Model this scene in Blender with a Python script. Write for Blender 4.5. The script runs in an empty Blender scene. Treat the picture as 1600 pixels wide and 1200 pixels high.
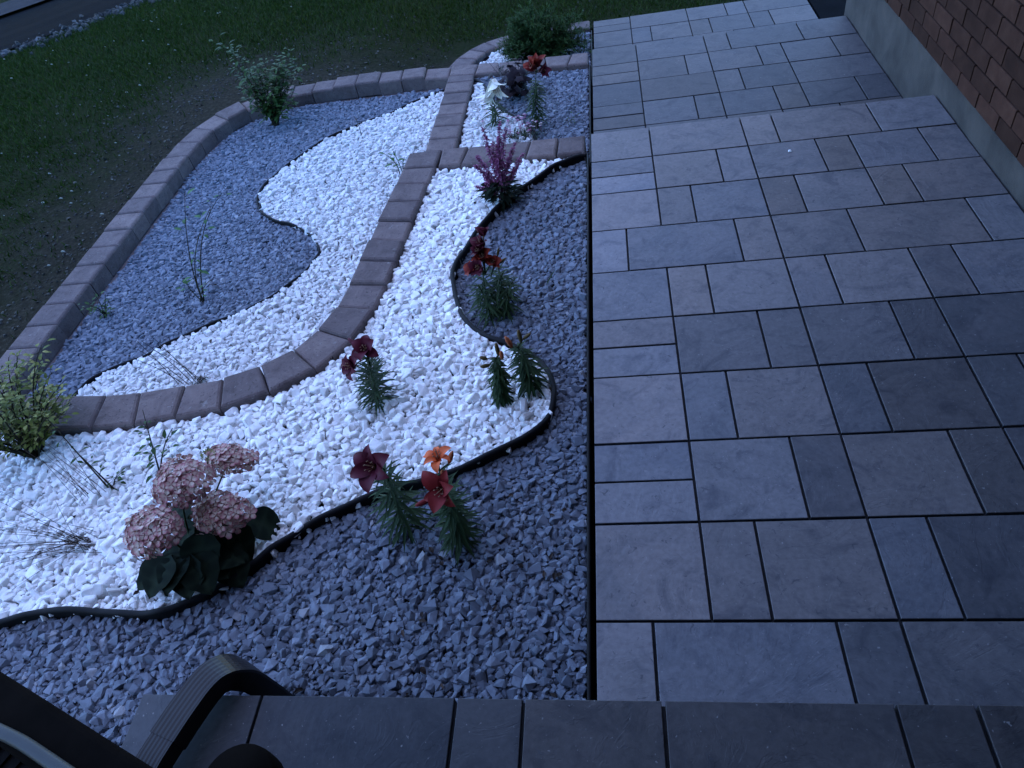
import bpy, bmesh, math, random
import numpy as np
from mathutils import Vector, Matrix, Quaternion

scene = bpy.context.scene
COL = scene.collection
R = math.radians
random.seed(11)
rng = np.random.default_rng(7)

# ------------------------------------------------------------------ camera
cam_d = bpy.data.cameras.new('camera')
cam = bpy.data.objects.new('camera', cam_d)
COL.objects.link(cam)
cam_d.sensor_width = 36.0
cam_d.lens = 1123.356 / 1600 * 36.0
cam_d.clip_start = 0.02
cam_d.clip_end = 600
cam.matrix_world = (Matrix.Translation((0.13983, -0.96835, 1.98110)) @ Matrix.Rotation(R(13.12915), 4, 'Z')
                    @ Matrix.Rotation(R(45.36918), 4, 'X') @ Matrix.Rotation(R(-12.67693), 4, 'Z'))
scene.camera = cam

# ------------------------------------------------------------------ sky, sun, exposure
SUN_EL, SUN_AZ, SUN_E = 2.0, 100.0, 0.10          # azimuth from +Y, negative = towards -X
world = bpy.data.worlds.new('World')
scene.world = world
world.use_nodes = True
wn = world.node_tree
bg = wn.nodes['Background']
sky = wn.nodes.new('ShaderNodeTexSky')
sky.sky_type = 'NISHITA'
sky.sun_disc = False
sky.sun_elevation = R(SUN_EL)
sky.sun_rotation = R(SUN_AZ)
sky.altitude = 0
sky.air_density = 1.0
sky.dust_density = 0.3
sky.ozone_density = 4.5
wn.links.new(sky.outputs[0], bg.inputs[0])
bg.inputs[1].default_value = 0.15
sun_d = bpy.data.lights.new('sun', 'SUN')
sun_d.energy = SUN_E
sun_d.angle = R(140)
sun_d.color = (1.0, 0.80, 0.70)
sun = bpy.data.objects.new('sun', sun_d)
COL.objects.link(sun)
az = R(-55)
sd = Vector((math.sin(az) * math.cos(R(50)), math.cos(az) * math.cos(R(50)), math.sin(R(50))))
sun.rotation_euler = sd.to_track_quat('Z', 'Y').to_euler()
sun.location = (0, 0, 20)
scene.cycles.use_adaptive_sampling = False
scene.view_settings.view_transform = 'Standard'
scene.view_settings.look = 'None'
scene.view_settings.exposure = 4.66
scene.view_settings.gamma = 1.0
scene.view_settings.use_curve_mapping = False

# ------------------------------------------------------------------ materials
def new_mat(name):
    m = bpy.data.materials.new(name)
    m.use_nodes = True
    return m, m.node_tree, m.node_tree.nodes['Principled BSDF']

def ramp(nt, fac, stops):
    n = nt.nodes.new('ShaderNodeValToRGB')
    el = n.color_ramp.elements
    while len(el) < len(stops):
        el.new(0.5)
    for e, (p, c) in zip(el, stops):
        e.position = p
        e.color = (c[0], c[1], c[2], 1)
    nt.links.new(fac, n.inputs[0])
    return n.outputs[0]

def noise(nt, vec, scale, detail=4, rough=0.55, dist=0.0):
    n = nt.nodes.new('ShaderNodeTexNoise')
    n.inputs['Scale'].default_value = scale
    n.inputs['Detail'].default_value = detail
    n.inputs['Roughness'].default_value = rough
    n.inputs['Distortion'].default_value = dist
    if vec is not None:
        nt.links.new(vec, n.inputs['Vector'])
    return n.outputs['Fac']

def mixc(nt, fac, a, b, mode='MIX'):
    n = nt.nodes.new('ShaderNodeMix')
    n.data_type = 'RGBA'
    n.blend_type = mode
    for s, v in ((n.inputs[0], fac), (n.inputs[6], a), (n.inputs[7], b)):
        if isinstance(v, (int, float)):
            s.default_value = v
        elif isinstance(v, tuple):
            s.default_value = (v[0], v[1], v[2], 1)
        else:
            nt.links.new(v, s)
    return n.outputs[2]

def math_n(nt, op, a, b):
    n = nt.nodes.new('ShaderNodeMath')
    n.operation = op
    for s, v in zip(n.inputs, (a, b)):
        if isinstance(v, (int, float)):
            s.default_value = v
        else:
            nt.links.new(v, s)
    return n.outputs[0]

def obj_vec(nt, per_object=True):
    tc = nt.nodes.new('ShaderNodeTexCoord')
    if not per_object:
        return tc.outputs['Object'], None
    oi = nt.nodes.new('ShaderNodeObjectInfo')
    mul = math_n(nt, 'MULTIPLY', oi.outputs['Random'], 57.0)
    add = nt.nodes.new('ShaderNodeVectorMath')
    add.operation = 'ADD'
    nt.links.new(tc.outputs['Object'], add.inputs[0])
    nt.links.new(mul, add.inputs[1])
    return add.outputs[0], oi.outputs['Random']

def bump(nt, bsdf, h, strength, distance):
    b = nt.nodes.new('ShaderNodeBump')
    b.inputs['Strength'].default_value = strength
    b.inputs['Distance'].default_value = distance
    nt.links.new(h, b.inputs['Height'])
    nt.links.new(b.outputs[0], bsdf.inputs['Normal'])

def paver_mat(name='paver_concrete', warm=0.0):
    m, nt, b = new_mat(name)
    v, rnd = obj_vec(nt)
    c0 = ramp(nt, rnd, [(0.0, (0.148, 0.145, 0.160)), (0.35, (0.186, 0.172, 0.178)),
                        (0.7, (0.204, 0.182, 0.178)), (1.0, (0.158, 0.152, 0.160))])
    oc = nt.nodes.new('ShaderNodeObjectInfo')
    n1 = noise(nt, v, 4.5, 5, 0.6, 0.8)
    c1 = mixc(nt, ramp(nt, n1, [(0.36, (0, 0, 0)), (0.62, (1, 1, 1))]), c0, (0.232, 0.206, 0.206), 'MIX')
    c2 = mixc(nt, 0.75, c0, c1)
    n2 = noise(nt, v, 60, 3, 0.6)
    c3 = mixc(nt, 0.35, c2, ramp(nt, n2, [(0.3, (0.5, 0.5, 0.5)), (0.7, (1.2, 1.2, 1.2))]), 'MULTIPLY')
    # slate-like ledges pressed into the face
    n3 = noise(nt, v, 3.2, 6, 0.62, 1.6)
    led = ramp(nt, n3, [(0.30, (0, 0, 0)), (0.44, (.45, .45, .45)), (0.452, (.62, .62, .62)), (0.56, (.8, .8, .8)), (0.57, (1, 1, 1))])
    stain = noise(nt, v, 6.0, 7, 0.68, 1.8)
    c4 = mixc(nt, ramp(nt, stain, [(0.50, (0, 0, 0)), (0.74, (0.75, 0.75, 0.75))]), c3, (0.070, 0.070, 0.086))
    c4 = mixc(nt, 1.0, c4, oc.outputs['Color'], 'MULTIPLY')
    c4 = mixc(nt, ramp(nt, noise(nt, v, 95, 2, 0.5), [(0.70, (0, 0, 0)), (0.76, (0.6, 0.6, 0.6))]), c4, (0.26, 0.25, 0.25))
    c4 = mixc(nt, ramp(nt, noise(nt, v, 42, 4, 0.65, 1.0), [(0.62, (0, 0, 0)), (0.70, (0.7, 0.7, 0.7))]), c4, (0.045, 0.046, 0.056))
    nt.links.new(c4, b.inputs['Base Color'])
    b.inputs['Roughness'].default_value = 0.62
    b.inputs['Specular IOR Level'].default_value = 0.22
    fine = noise(nt, v, 130, 3, 0.6)
    h = math_n(nt, 'ADD', math_n(nt, 'MULTIPLY', led, 1.0), math_n(nt, 'MULTIPLY', fine, 0.25))
    bump(nt, b, h, 0.45, 0.003)
    return m

def rough_mat(name, stops, scale=20, rough=0.85, bs=0.4, bd=0.004, per_object=True, fine=150, rvar=None, spec=0.3):
    m, nt, b = new_mat(name)
    v, rnd = obj_vec(nt, per_object)
    n1 = noise(nt, v, scale, 5, 0.6, 0.3)
    c = ramp(nt, n1, stops)
    if rvar is not None and rnd is not None:
        c = mixc(nt, 1.0, c, ramp(nt, rnd, [(0, (1 - rvar,) * 3), (1, (1 + rvar,) * 3)]), 'MULTIPLY')
    nt.links.new(c, b.inputs['Base Color'])
    b.inputs['Roughness'].default_value = rough
    b.inputs['Specular IOR Level'].default_value = spec
    h = math_n(nt, 'ADD', n1, math_n(nt, 'MULTIPLY', noise(nt, v, fine, 3, 0.6), 0.5))
    bump(nt, b, h, bs, bd)
    return m

def attr_mat(name, stops, rough=0.8, tex=90, amount=0.25, bs=0.3, bd=0.002, spec=0.3, trans=0.0):
    """colour per loose piece from the float attribute 'var' (0..1)"""
    m, nt, b = new_mat(name)
    a = nt.nodes.new('ShaderNodeAttribute')
    a.attribute_name = 'var'
    c = ramp(nt, a.outputs['Fac'], stops)
    tc = nt.nodes.new('ShaderNodeTexCoord')
    n1 = noise(nt, tc.outputs['Object'], tex, 4, 0.6)
    c = mixc(nt, amount, c, ramp(nt, n1, [(0.3, (0.45, 0.45, 0.45)), (0.7, (1.3, 1.3, 1.3))]), 'MULTIPLY')
    nt.links.new(c, b.inputs['Base Color'])
    b.inputs['Roughness'].default_value = rough
    b.inputs['Specular IOR Level'].default_value = spec
    if bs:
        bump(nt, b, n1, bs, bd)
    if trans:
        tr = nt.nodes.new('ShaderNodeBsdfTranslucent')
        nt.links.new(c, tr.inputs[0])
        mx = nt.nodes.new('ShaderNodeMixShader')
        mx.inputs[0].default_value = trans
        out = nt.nodes['Material Output']
        nt.links.new(b.outputs[0], mx.inputs[1])
        nt.links.new(tr.outputs[0], mx.inputs[2])
        nt.links.new(mx.outputs[0], out.inputs['Surface'])
    return m

M = {}
M['paver'] = paver_mat()
M['joint'] = rough_mat('joint_sand', [(0.3, (0.012, 0.012, 0.014)), (0.7, (0.03, 0.03, 0.034))], 40)
M['foundation'] = rough_mat('foundation_concrete', [(0.3, (0.024, 0.0225, 0.021)), (0.5, (0.045, 0.0415, 0.038)), (0.72, (0.074, 0.066, 0.059))], 3.2, 0.9, 0.5, 0.006, False)
M['brick'] = rough_mat('red_brick', [(0.25, (0.028, 0.013, 0.009)), (0.5, (0.042, 0.019, 0.013)), (0.8, (0.062, 0.031, 0.021))], 9, 0.95, 0.5, 0.004, True, 160, 0.30, 0.1)
M['mortar'] = rough_mat('mortar', [(0.3, (0.012, 0.010, 0.010)), (0.7, (0.026, 0.022, 0.021))], 30, 0.95)
def curb_mat():
    m, nt, b = new_mat('brown_stone_block')
    v, rnd = obj_vec(nt)
    n1 = noise(nt, v, 11, 6, 0.65, 0.6)
    c = ramp(nt, n1, [(0.25, (0.070, 0.052, 0.050)), (0.5, (0.120, 0.092, 0.088)), (0.8, (0.165, 0.130, 0.120))])
    c = mixc(nt, 1.0, c, ramp(nt, rnd, [(0, (0.78, 0.78, 0.80)), (1, (1.2, 1.18, 1.15))]), 'MULTIPLY')
    c = mixc(nt, ramp(nt, noise(nt, v, 34, 5, 0.7, 1.5), [(0.60, (0, 0, 0)), (0.70, (0.55, 0.55, 0.55))]), c, (0.24, 0.225, 0.215))
    c = mixc(nt, ramp(nt, noise(nt, v, 75, 3, 0.6), [(0.60, (0, 0, 0)), (0.68, (0.8, 0.8, 0.8))]), c, (0.045, 0.036, 0.034))
    nt.links.new(c, b.inputs['Base Color'])
    b.inputs['Roughness'].default_value = 0.9
    b.inputs['Specular IOR Level'].default_value = 0.2
    h = math_n(nt, 'ADD', math_n(nt, 'MULTIPLY', n1, 0.8), math_n(nt, 'MULTIPLY', noise(nt, v, 90, 4, 0.7), 0.8))
    bump(nt, b, h, 0.9, 0.005)
    return m
M['curb'] = curb_mat()
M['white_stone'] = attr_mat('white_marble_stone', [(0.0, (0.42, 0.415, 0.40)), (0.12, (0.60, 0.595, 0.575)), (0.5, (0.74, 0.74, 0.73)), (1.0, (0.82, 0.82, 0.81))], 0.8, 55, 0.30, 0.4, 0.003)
M['dull_white_stone'] = attr_mat('dull_white_marble_stone', [(0.0, (0.32, 0.315, 0.305)), (0.12, (0.46, 0.455, 0.44)), (0.5, (0.58, 0.575, 0.565)), (1.0, (0.67, 0.665, 0.655))], 0.8, 55, 0.30, 0.4, 0.003)  # same white stone, darkened; light falloff over the far beds put into the colour
M['shoulder'] = attr_mat('shoulder_stone', [(0.0, (0.008, 0.009, 0.009)), (0.6, (0.020, 0.021, 0.022)), (1.0, (0.07, 0.07, 0.072))])
M['grey_stone'] = attr_mat('grey_crushed_stone', [(0.0, (0.074, 0.088, 0.112)), (0.5, (0.124, 0.143, 0.178)), (0.9, (0.172, 0.194, 0.236)), (1.0, (0.24, 0.25, 0.27))], 0.8, 60, 0.35, 0.4, 0.003)
M['crumb'] = attr_mat('soil_crumb', [(0, (0.009, 0.008, 0.006)), (0.5, (0.024, 0.022, 0.017)), (1, (0.08, 0.075, 0.06))])
M['clover'] = attr_mat('clover_head', [(0, (0.16, 0.17, 0.14)), (1, (0.28, 0.28, 0.25))])
M['soil'] = rough_mat('soil', [(0.3, (0.014, 0.012, 0.010)), (0.7, (0.04, 0.034, 0.028))], 30, 0.95, 0.8, 0.01, False)
M['edging'] = rough_mat('black_plastic', [(0.3, (0.007, 0.007, 0.008)), (0.7, (0.012, 0.012, 0.013))], 30, 0.65, 0.15, 0.001, False, spec=0.12)
M['asphalt'] = rough_mat('asphalt', [(0.3, (0.003, 0.0036, 0.0042)), (0.7, (0.005, 0.0056, 0.0068))], 8, 1.0, 0.6, 0.006, False, spec=0.02)
M['pale_concrete'] = rough_mat('pale_concrete', [(0.3, (0.022, 0.022, 0.024)), (0.7, (0.034, 0.034, 0.037))], 8, 1.0, 0.4, 0.004, False, spec=0.02)
M['pipe'] = rough_mat('brown_painted_metal', [(0.3, (0.009, 0.0075, 0.0065)), (0.7, (0.015, 0.012, 0.011))], 12, 0.33, 0.08, 0.001, False, spec=0.24)
M['dark_brown'] = rough_mat('dark_brown_wood', [(0.3, (0.004, 0.003, 0.0025)), (0.7, (0.008, 0.006, 0.005))], 14, 0.95, 0.3, 0.002, False, spec=0.03)
M['dark_weave'] = rough_mat('dark_fabric', [(0.3, (0.004, 0.004, 0.004)), (0.7, (0.012, 0.011, 0.011))], 40, 1.0, 0.5, 0.002, False, spec=0.02)
M['pale_band'] = rough_mat('pale_band', [(0.3, (0.03, 0.034, 0.034)), (0.7, (0.055, 0.06, 0.06))], 10, 0.5, 0.1, 0.001, False)
M['stucco'] = rough_mat('soffit_brown', [(0.3, (0.05, 0.04, 0.035)), (0.7, (0.07, 0.055, 0.05))], 10, 0.8, 0.2, 0.002, False)

def ground_mat():
    m, nt, b = new_mat('lawn_soil')
    tc = nt.nodes.new('ShaderNodeTexCoord')
    v = tc.outputs['Object']
    n1 = noise(nt, v, 0.55, 5, 0.6, 0.5)
    n2 = noise(nt, v, 5.0, 6, 0.7, 0.6)
    n3 = noise(nt, v, 38.0, 5, 0.7)
    at = nt.nodes.new('ShaderNodeAttribute')
    at.attribute_name = 'bare'
    f = math_n(nt, 'ADD', at.outputs['Fac'], math_n(nt, 'MULTIPLY', math_n(nt, 'SUBTRACT', n2, 0.5), 0.9))
    f = math_n(nt, 'ADD', f, math_n(nt, 'MULTIPLY', math_n(nt, 'SUBTRACT', n1, 0.5), 0.7))
    green = ramp(nt, n3, [(0.3, (0.005, 0.009, 0.002)), (0.7, (0.013, 0.019, 0.004))])
    bare = ramp(nt, n3, [(0.3, (0.012, 0.011, 0.0078)), (0.55, (0.026, 0.0235, 0.0165)), (0.8, (0.062, 0.057, 0.044))])
    c = mixc(nt, ramp(nt, f, [(0.25, (0, 0, 0)), (0.75, (1, 1, 1))]), green, bare)
    nt.links.new(c, b.inputs['Base Color'])
    b.inputs['Roughness'].default_value = 0.95
    b.inputs['Specular IOR Level'].default_value = 0.02
    bump(nt, b, math_n(nt, 'ADD', n3, n2), 0.9, 0.02)
    return m
M['ground'] = ground_mat()

LEAF = lambda name, lo, mid, hi, rough=0.55, tr=0.2: attr_mat(name, [(0, lo), (0.5, mid), (1, hi)], rough, 60, 0.2, 0.15, 0.001, 0.12, tr)
M['lily_leaf'] = LEAF('lily_leaf', (0.0150, 0.0315, 0.0120), (0.0270, 0.0525, 0.0204), (0.0450, 0.0788, 0.0312))
M['stem'] = LEAF('green_stem', (0.0180, 0.0300, 0.0120), (0.0300, 0.0450, 0.0180), (0.0420, 0.0570, 0.0240))
M['hyd_leaf'] = LEAF('hydrangea_leaf', (0.003, 0.0065, 0.003), (0.0052, 0.0105, 0.0055), (0.016, 0.026, 0.014), 0.85, 0.1)
M['shrub_leaf'] = LEAF('shrub_leaf', (0.0168, 0.0414, 0.0098), (0.0318, 0.0690, 0.0182), (0.0608, 0.1104, 0.0315))
M['juniper'] = LEAF('juniper_sprig', (0.0105, 0.0298, 0.0081), (0.0211, 0.0496, 0.0137), (0.0422, 0.0843, 0.0242), 0.7)
M['variegated'] = LEAF('variegated_leaf', (0.0543, 0.0765, 0.0120), (0.1147, 0.1365, 0.0270), (0.3019, 0.2840, 0.0975))
M['bright_leaf'] = LEAF('bright_leaf', (0.03, 0.075, 0.02), (0.05, 0.12, 0.035), (0.08, 0.16, 0.06))
M['dark_leaf'] = LEAF('heuchera_leaf', (0.0084, 0.0060, 0.0096), (0.0144, 0.0096, 0.0144), (0.0252, 0.0192, 0.0252))
M['dry'] = LEAF('dry_stalk', (0.0173, 0.0126, 0.0101), (0.0336, 0.0234, 0.0185), (0.0672, 0.0450, 0.0336), 0.8, 0)
M['twig'] = LEAF('woody_twig', (0.0150, 0.0132, 0.0084), (0.0270, 0.0240, 0.0144), (0.0420, 0.0360, 0.0210), 0.8, 0)
M['grass'] = LEAF('grass_blade', (0.0066, 0.0179, 0.0009), (0.0134, 0.0308, 0.0016), (0.0324, 0.0497, 0.0038), 0.7, 0.2)
M['purple'] = LEAF('purple_floret', (0.13, 0.028, 0.085), (0.26, 0.075, 0.165), (0.42, 0.18, 0.30), 0.6)
M['pink'] = LEAF('pink_floret', (0.2400, 0.0560, 0.1360), (0.3600, 0.1760, 0.2560), (0.5600, 0.4960, 0.4960), 0.6)
M['dark_petal'] = LEAF('dark_red_petal', (0.0468, 0.0055, 0.0132), (0.0743, 0.0099, 0.0209), (0.1100, 0.0193, 0.0330), 0.5)
M['red_petal'] = LEAF('red_petal', (0.1240, 0.0124, 0.0149), (0.1922, 0.0198, 0.0223), (0.2604, 0.0372, 0.0341), 0.5)
M['orange_petal'] = LEAF('orange_petal', (0.5270, 0.0765, 0.0255), (0.6800, 0.1275, 0.0425), (0.7650, 0.2040, 0.0765), 0.5)
M['redorange_petal'] = LEAF('red_orange_petal', (0.085, 0.008, 0.011), (0.135, 0.014, 0.013), (0.30, 0.046, 0.018), 0.5)
M['white_petal'] = LEAF('white_petal', (0.55, 0.54, 0.45), (0.68, 0.67, 0.58), (0.78, 0.77, 0.70), 0.5)
M['bud_orange'] = LEAF('orange_bud', (0.3150, 0.0900, 0.0375), (0.3900, 0.1125, 0.0450), (0.4350, 0.1500, 0.0675), 0.5)
M['bud_green'] = LEAF('green_bud', (0.0480, 0.0540, 0.0180), (0.0960, 0.0660, 0.0240), (0.1500, 0.0900, 0.0360), 0.5)
M['stamen'] = LEAF('stamen', (0.2250, 0.1200, 0.0800), (0.2475, 0.1400, 0.0880), (0.2700, 0.1600, 0.1000), 0.5)
M['floret'] = LEAF('hydrangea_floret', (0.23, 0.024, 0.075), (0.41, 0.225, 0.205), (0.55, 0.45, 0.36), 0.6)

# ------------------------------------------------------------------ mesh helpers
class MB:
    def __init__(self):
        self.v, self.f, self.a = [], [], []

    def add(self, verts, faces, var=0.5):
        o = len(self.v)
        self.v += [tuple(p) for p in verts]
        self.f += [tuple(i + o for i in f) for f in faces]
        if isinstance(var, (list, tuple)):
            self.a += list(var)
        else:
            self.a += [var] * len(verts)

    def box(self, x0, x1, y0, y1, z0, z1, var=0.5):
        v = [(x, y, z) for z in (z0, z1) for y in (y0, y1) for x in (x0, x1)]
        self.add(v, [(0, 2, 3, 1), (4, 5, 7, 6), (0, 1, 5, 4), (2, 6, 7, 3), (0, 4, 6, 2), (1, 3, 7, 5)], var)

    def tube(self, pts, r0, r1=None, n=6, var=0.5, cap=True):
        r1 = r0 if r1 is None else r1
        pts = [Vector(p) for p in pts]
        k = len(pts)
        vs, fs = [], []
        t = (pts[1] - pts[0]).normalized()
        u = t.orthogonal().normalized()
        for i, p in enumerate(pts):
            t = (pts[min(i + 1, k - 1)] - pts[max(i - 1, 0)]).normalized()
            u = (u - t * u.dot(t)).normalized()
            w = t.cross(u)
            r = r0 + (r1 - r0) * i / (k - 1)
            for j in range(n):
                a = 2 * math.pi * j / n
                vs.append(p + (u * math.cos(a) + w * math.sin(a)) * r)
        for i in range(k - 1):
            for j in range(n):
                fs.append((i * n + j, i * n + (j + 1) % n, (i + 1) * n + (j + 1) % n, (i + 1) * n + j))
        if cap:
            fs.append(tuple(reversed(range(n))))
            fs.append(tuple((k - 1) * n + j for j in range(n)))
        self.add(vs, fs, var)

    def leaf(self, p, d, L, W, droop=0.4, fold=0.25, segs=4, shape=0.45, var=0.5, up=Vector((0, 0, 1)), wave=0.0, edge=None):
        """a pointed leaf strip, two quads across, bending down along its length"""
        p, d = Vector(p), Vector(d).normalized()
        s = d.cross(up)
        if s.length < 1e-3:
            s = Vector((1, 0, 0))
        s.normalize()
        n = s.cross(d).normalized()
        vs, fs, av = [], [], []
        pos = p.copy()
        dd = d.copy()
        for i in range(segs + 1):
            t = i / segs
            w = W * 0.5 * (math.sin(math.pi * min(1, max(0.0, t)) ** shape) if t < 1 else 0.0)
            w = max(w, W * 0.02 if i == segs else W * 0.07)
            wv = math.sin(i * 2.3 + var * 9) * wave * W
            nn = s.cross(dd).normalized()
            vs += [pos - s * w + nn * (fold * w + wv), pos, pos + s * w + nn * (fold * w - wv)]
            e = var if edge is None else edge
            av += [e, var, e]
            dd = (dd - nn * (droop / segs)).normalized()
            pos = pos + dd * (L / segs)
        for i in range(segs):
            a = i * 3
            fs += [(a, a + 1, a + 4, a + 3), (a + 1, a + 2, a + 5, a + 4)]
        self.add(vs, fs, av)

    def mesh(self, name, mat, smooth=False):
        me = bpy.data.meshes.new(name)
        me.from_pydata(self.v, [], self.f)
        at = me.attributes.new('var', 'FLOAT', 'POINT')
        at.data.foreach_set('value', np.array(self.a, dtype=np.float32))
        if mat:
            me.materials.append(mat)
        if smooth:
            me.polygons.foreach_set('use_smooth', np.ones(len(me.polygons), dtype=bool))
        me.update()
        return me

    def build(self, name, mat, parent=None, smooth=False, loc=(0, 0, 0)):
        return link(name, self.mesh(name, mat, smooth), parent, loc)

def link(name, me, parent=None, loc=(0, 0, 0)):
    o = bpy.data.objects.new(name, me)
    COL.objects.link(o)
    o.location = loc
    if parent:
        o.parent = parent
    return o

def tag(o, label=None, cat=None, group=None, kind=None):
    for k, v in (('label', label), ('category', cat), ('group', group), ('kind', kind)):
        if v:
            o[k] = v
    return o

def thing(name, loc, label, cat, group=None):
    o = bpy.data.objects.new(name, None)
    COL.objects.link(o)
    o.location = loc
    o.empty_display_size = 0.05
    return tag(o, label, cat, group)

def np_mesh(name, V, F, mat, var=None):
    """V (n,3), F (m,k) arrays to one mesh, fast"""
    me = bpy.data.meshes.new(name)
    m, k = F.shape
    me.vertices.add(len(V))
    me.vertices.foreach_set('co', V.astype(np.float32).ravel())
    me.loops.add(m * k)
    me.loops.foreach_set('vertex_index', F.astype(np.int32).ravel())
    me.polygons.add(m)
    me.polygons.foreach_set('loop_start', (np.arange(m) * k).astype(np.int32))
    me.update(calc_edges=True)
    if var is not None:
        at = me.attributes.new('var', 'FLOAT', 'POINT')
        at.data.foreach_set('value', var.astype(np.float32))
    me.polygons.foreach_set('use_smooth', np.zeros(m, dtype=bool))
    me.materials.append(mat)
    me.validate()
    return me

def bevel_prism(name, quad, z0, z1, bev, mat, jitter=0.0, rnd=None):
    """a block with a four-cornered plan and chamfered top edges"""
    q = [Vector((x, y)) for x, y in quad]
    c = sum(q, Vector((0, 0))) / 4
    if rnd:
        q = [p + Vector((rnd.uniform(-jitter, jitter), rnd.uniform(-jitter, jitter))) for p in q]
    def inset(d):
        out = []
        for i in range(4):
            a, b_, e = q[i - 1], q[i], q[(i + 1) % 4]
            d1 = (a - b_).normalized()
            d2 = (e - b_).normalized()
            s = max(0.25, abs(d1.x * d2.y - d1.y * d2.x))
            out.append(b_ + (d1 + d2) * d / s)
        return out
    rings = [(q, z0), (q, z1 - bev), (inset(bev * 0.35), z1 - bev * 0.35), (inset(bev), z1)]
    vs = [(p.x, p.y, z) for r, z in rings for p in r]
    fs = [(3, 2, 1, 0)]
    for k in range(3):
        for i in range(4):
            j = (i + 1) % 4
            fs.append((k * 4 + i, k * 4 + j, (k + 1) * 4 + j, (k + 1) * 4 + i))
    fs.append((12, 13, 14, 15))
    mb = MB()
    mb.add(vs, fs)
    return mb.mesh(name, mat)

# ------------------------------------------------------------------ plan of the place (metres, +Y down the walk)
U, D = 0.1651, 0.3302
Z0, Z1, Z2, ZL = 0.0, -0.2021, -0.454, 0.19
Y1, Y2 = 3.738, 5.729
WALLX = 1.8376

EDGE_A = [(-2.152, -0.007), (-2.021, 0.022), (-1.886, 0.054), (-1.735, 0.06), (-1.564, 0.05), (-1.446, 0.049), (-1.371, 0.075), (-1.282, 0.125), (-1.17, 0.214), (-1.089, 0.304), (-0.967, 0.402), (-0.767, 0.507), (-0.596, 0.556), (-0.477, 0.605), (-0.293, 0.705), (-0.186, 0.798), (-0.153, 0.916), (-0.164, 1.024), (-0.226, 1.146), (-0.331, 1.237), (-0.449, 1.301), (-0.581, 1.459), (-0.659, 1.733), (-0.661, 1.845), (-0.621, 1.998), (-0.559, 2.186), (-0.457, 2.381), (-0.361, 2.511), (-0.226, 2.667), (-0.121, 2.751), (-0.026, 2.79)]
EDGE_B = [(-1.115, 4.53), (-1.332, 4.404), (-1.554, 4.223), (-1.752, 4.106), (-2.007, 3.877), (-2.182, 3.579), (-2.252, 3.375), (-2.267, 3.195), (-2.19, 3.008), (-2.044, 2.863), (-1.867, 2.768), (-1.722, 2.634), (-1.648, 2.516), (-1.626, 2.435), (-1.666, 2.267), (-1.762, 2.098), (-1.897, 1.975), (-2.065, 1.875), (-2.265, 1.735), (-2.386, 1.637), (-2.551, 1.546), (-2.634, 1.436), (-2.658, 1.352)]
EDGE_C = [(-0.896, 4.5), (-0.862, 4.46), (-0.801, 4.354), (-0.758, 4.157), (-0.677, 3.99), (-0.523, 3.773), (-0.431, 3.628), (-0.389, 3.501), (-0.373, 3.38), (-0.36, 3.05)]
MID = [((-2.148, 1.073), (-2.120, 0.874)), ((-1.981, 1.078), (-1.925, 0.889)), ((-1.777, 1.105), (-1.750, 0.918)), ((-1.607, 1.135), (-1.555, 0.949)), ((-1.455, 1.195), (-1.358, 1.029)), ((-1.331, 1.290), (-1.187, 1.152)), ((-1.246, 1.421), (-1.065, 1.331)), ((-1.196, 1.573), (-1.004, 1.531)), ((-1.176, 1.742), (-0.982, 1.716)), ((-1.164, 1.925), (-0.968, 1.889)), ((-1.152, 2.104), (-0.957, 2.067)), ((-1.142, 2.285), (-0.947, 2.246)), ((-1.126, 2.462), (-0.931, 2.436)), ((-1.113, 2.645), (-0.917, 2.617)), ((-1.104, 2.822), (-0.903, 2.798)), ((-1.094, 3.005), (-0.893, 3.005))]
MID = [((-2.56, 1.10), (-2.56, 0.90)), ((-2.355, 1.085), (-2.345, 0.885))] + MID
GARDEN = [(-3.08, -4), (-3.08, 4.05), (-2.99, 4.32), (-2.82, 4.55), (-2.55, 4.72), (-1.24, 4.74), (-1.17, 5.35), (-1.08, 5.65), (-0.95, 5.83), (-0.70, 5.93), (-0.1, 5.97), (0.0, 5.99), (1.83, 6.0), (1.83, 4.95), (9, 4.95), (9, -4)]

def inside(poly, X, Y):
    px = np.array([p[0] for p in poly]); py = np.array([p[1] for p in poly])
    r = np.zeros(X.shape, bool)
    j = len(px) - 1
    for i in range(len(px)):
        c = ((py[i] > Y) != (py[j] > Y)) & (X < (px[j] - px[i]) * (Y - py[i]) / (py[j] - py[i] + 1e-12) + px[i])
        r ^= c
        j = i
    return r

def sstep(a, b, x):
    t = np.clip((x - a) / (b - a), 0, 1)
    return t * t * (3 - 2 * t)

def lawn_z(X, Y):
    X, Y = np.asarray(X, float), np.asarray(Y, float)
    z = -0.25 - 0.04 * np.clip(-3.2 - X, 0, 40) - 0.05 * np.clip(Y - 4.84, 0, 40)
    z = z - 0.2 * sstep(-2.2, -1.25, X) * sstep(4.75, 5.3, Y)
    z = z + 0.012 * np.sin(X * 2.1 + 0.7) * np.sin(Y * 1.7) + 0.006 * np.sin(X * 6.3) * np.sin(Y * 5.1 + 1)
    return z

def lawn_bare(X, Y):
    """how worn the turf is: bare soil beside the border stones, grass towards the road"""
    d = np.hypot(np.clip(-3.2 - X, 0, 99), np.clip(Y - 4.88, 0, 99))
    return 0.9 * np.exp(-d / 1.3)

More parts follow.
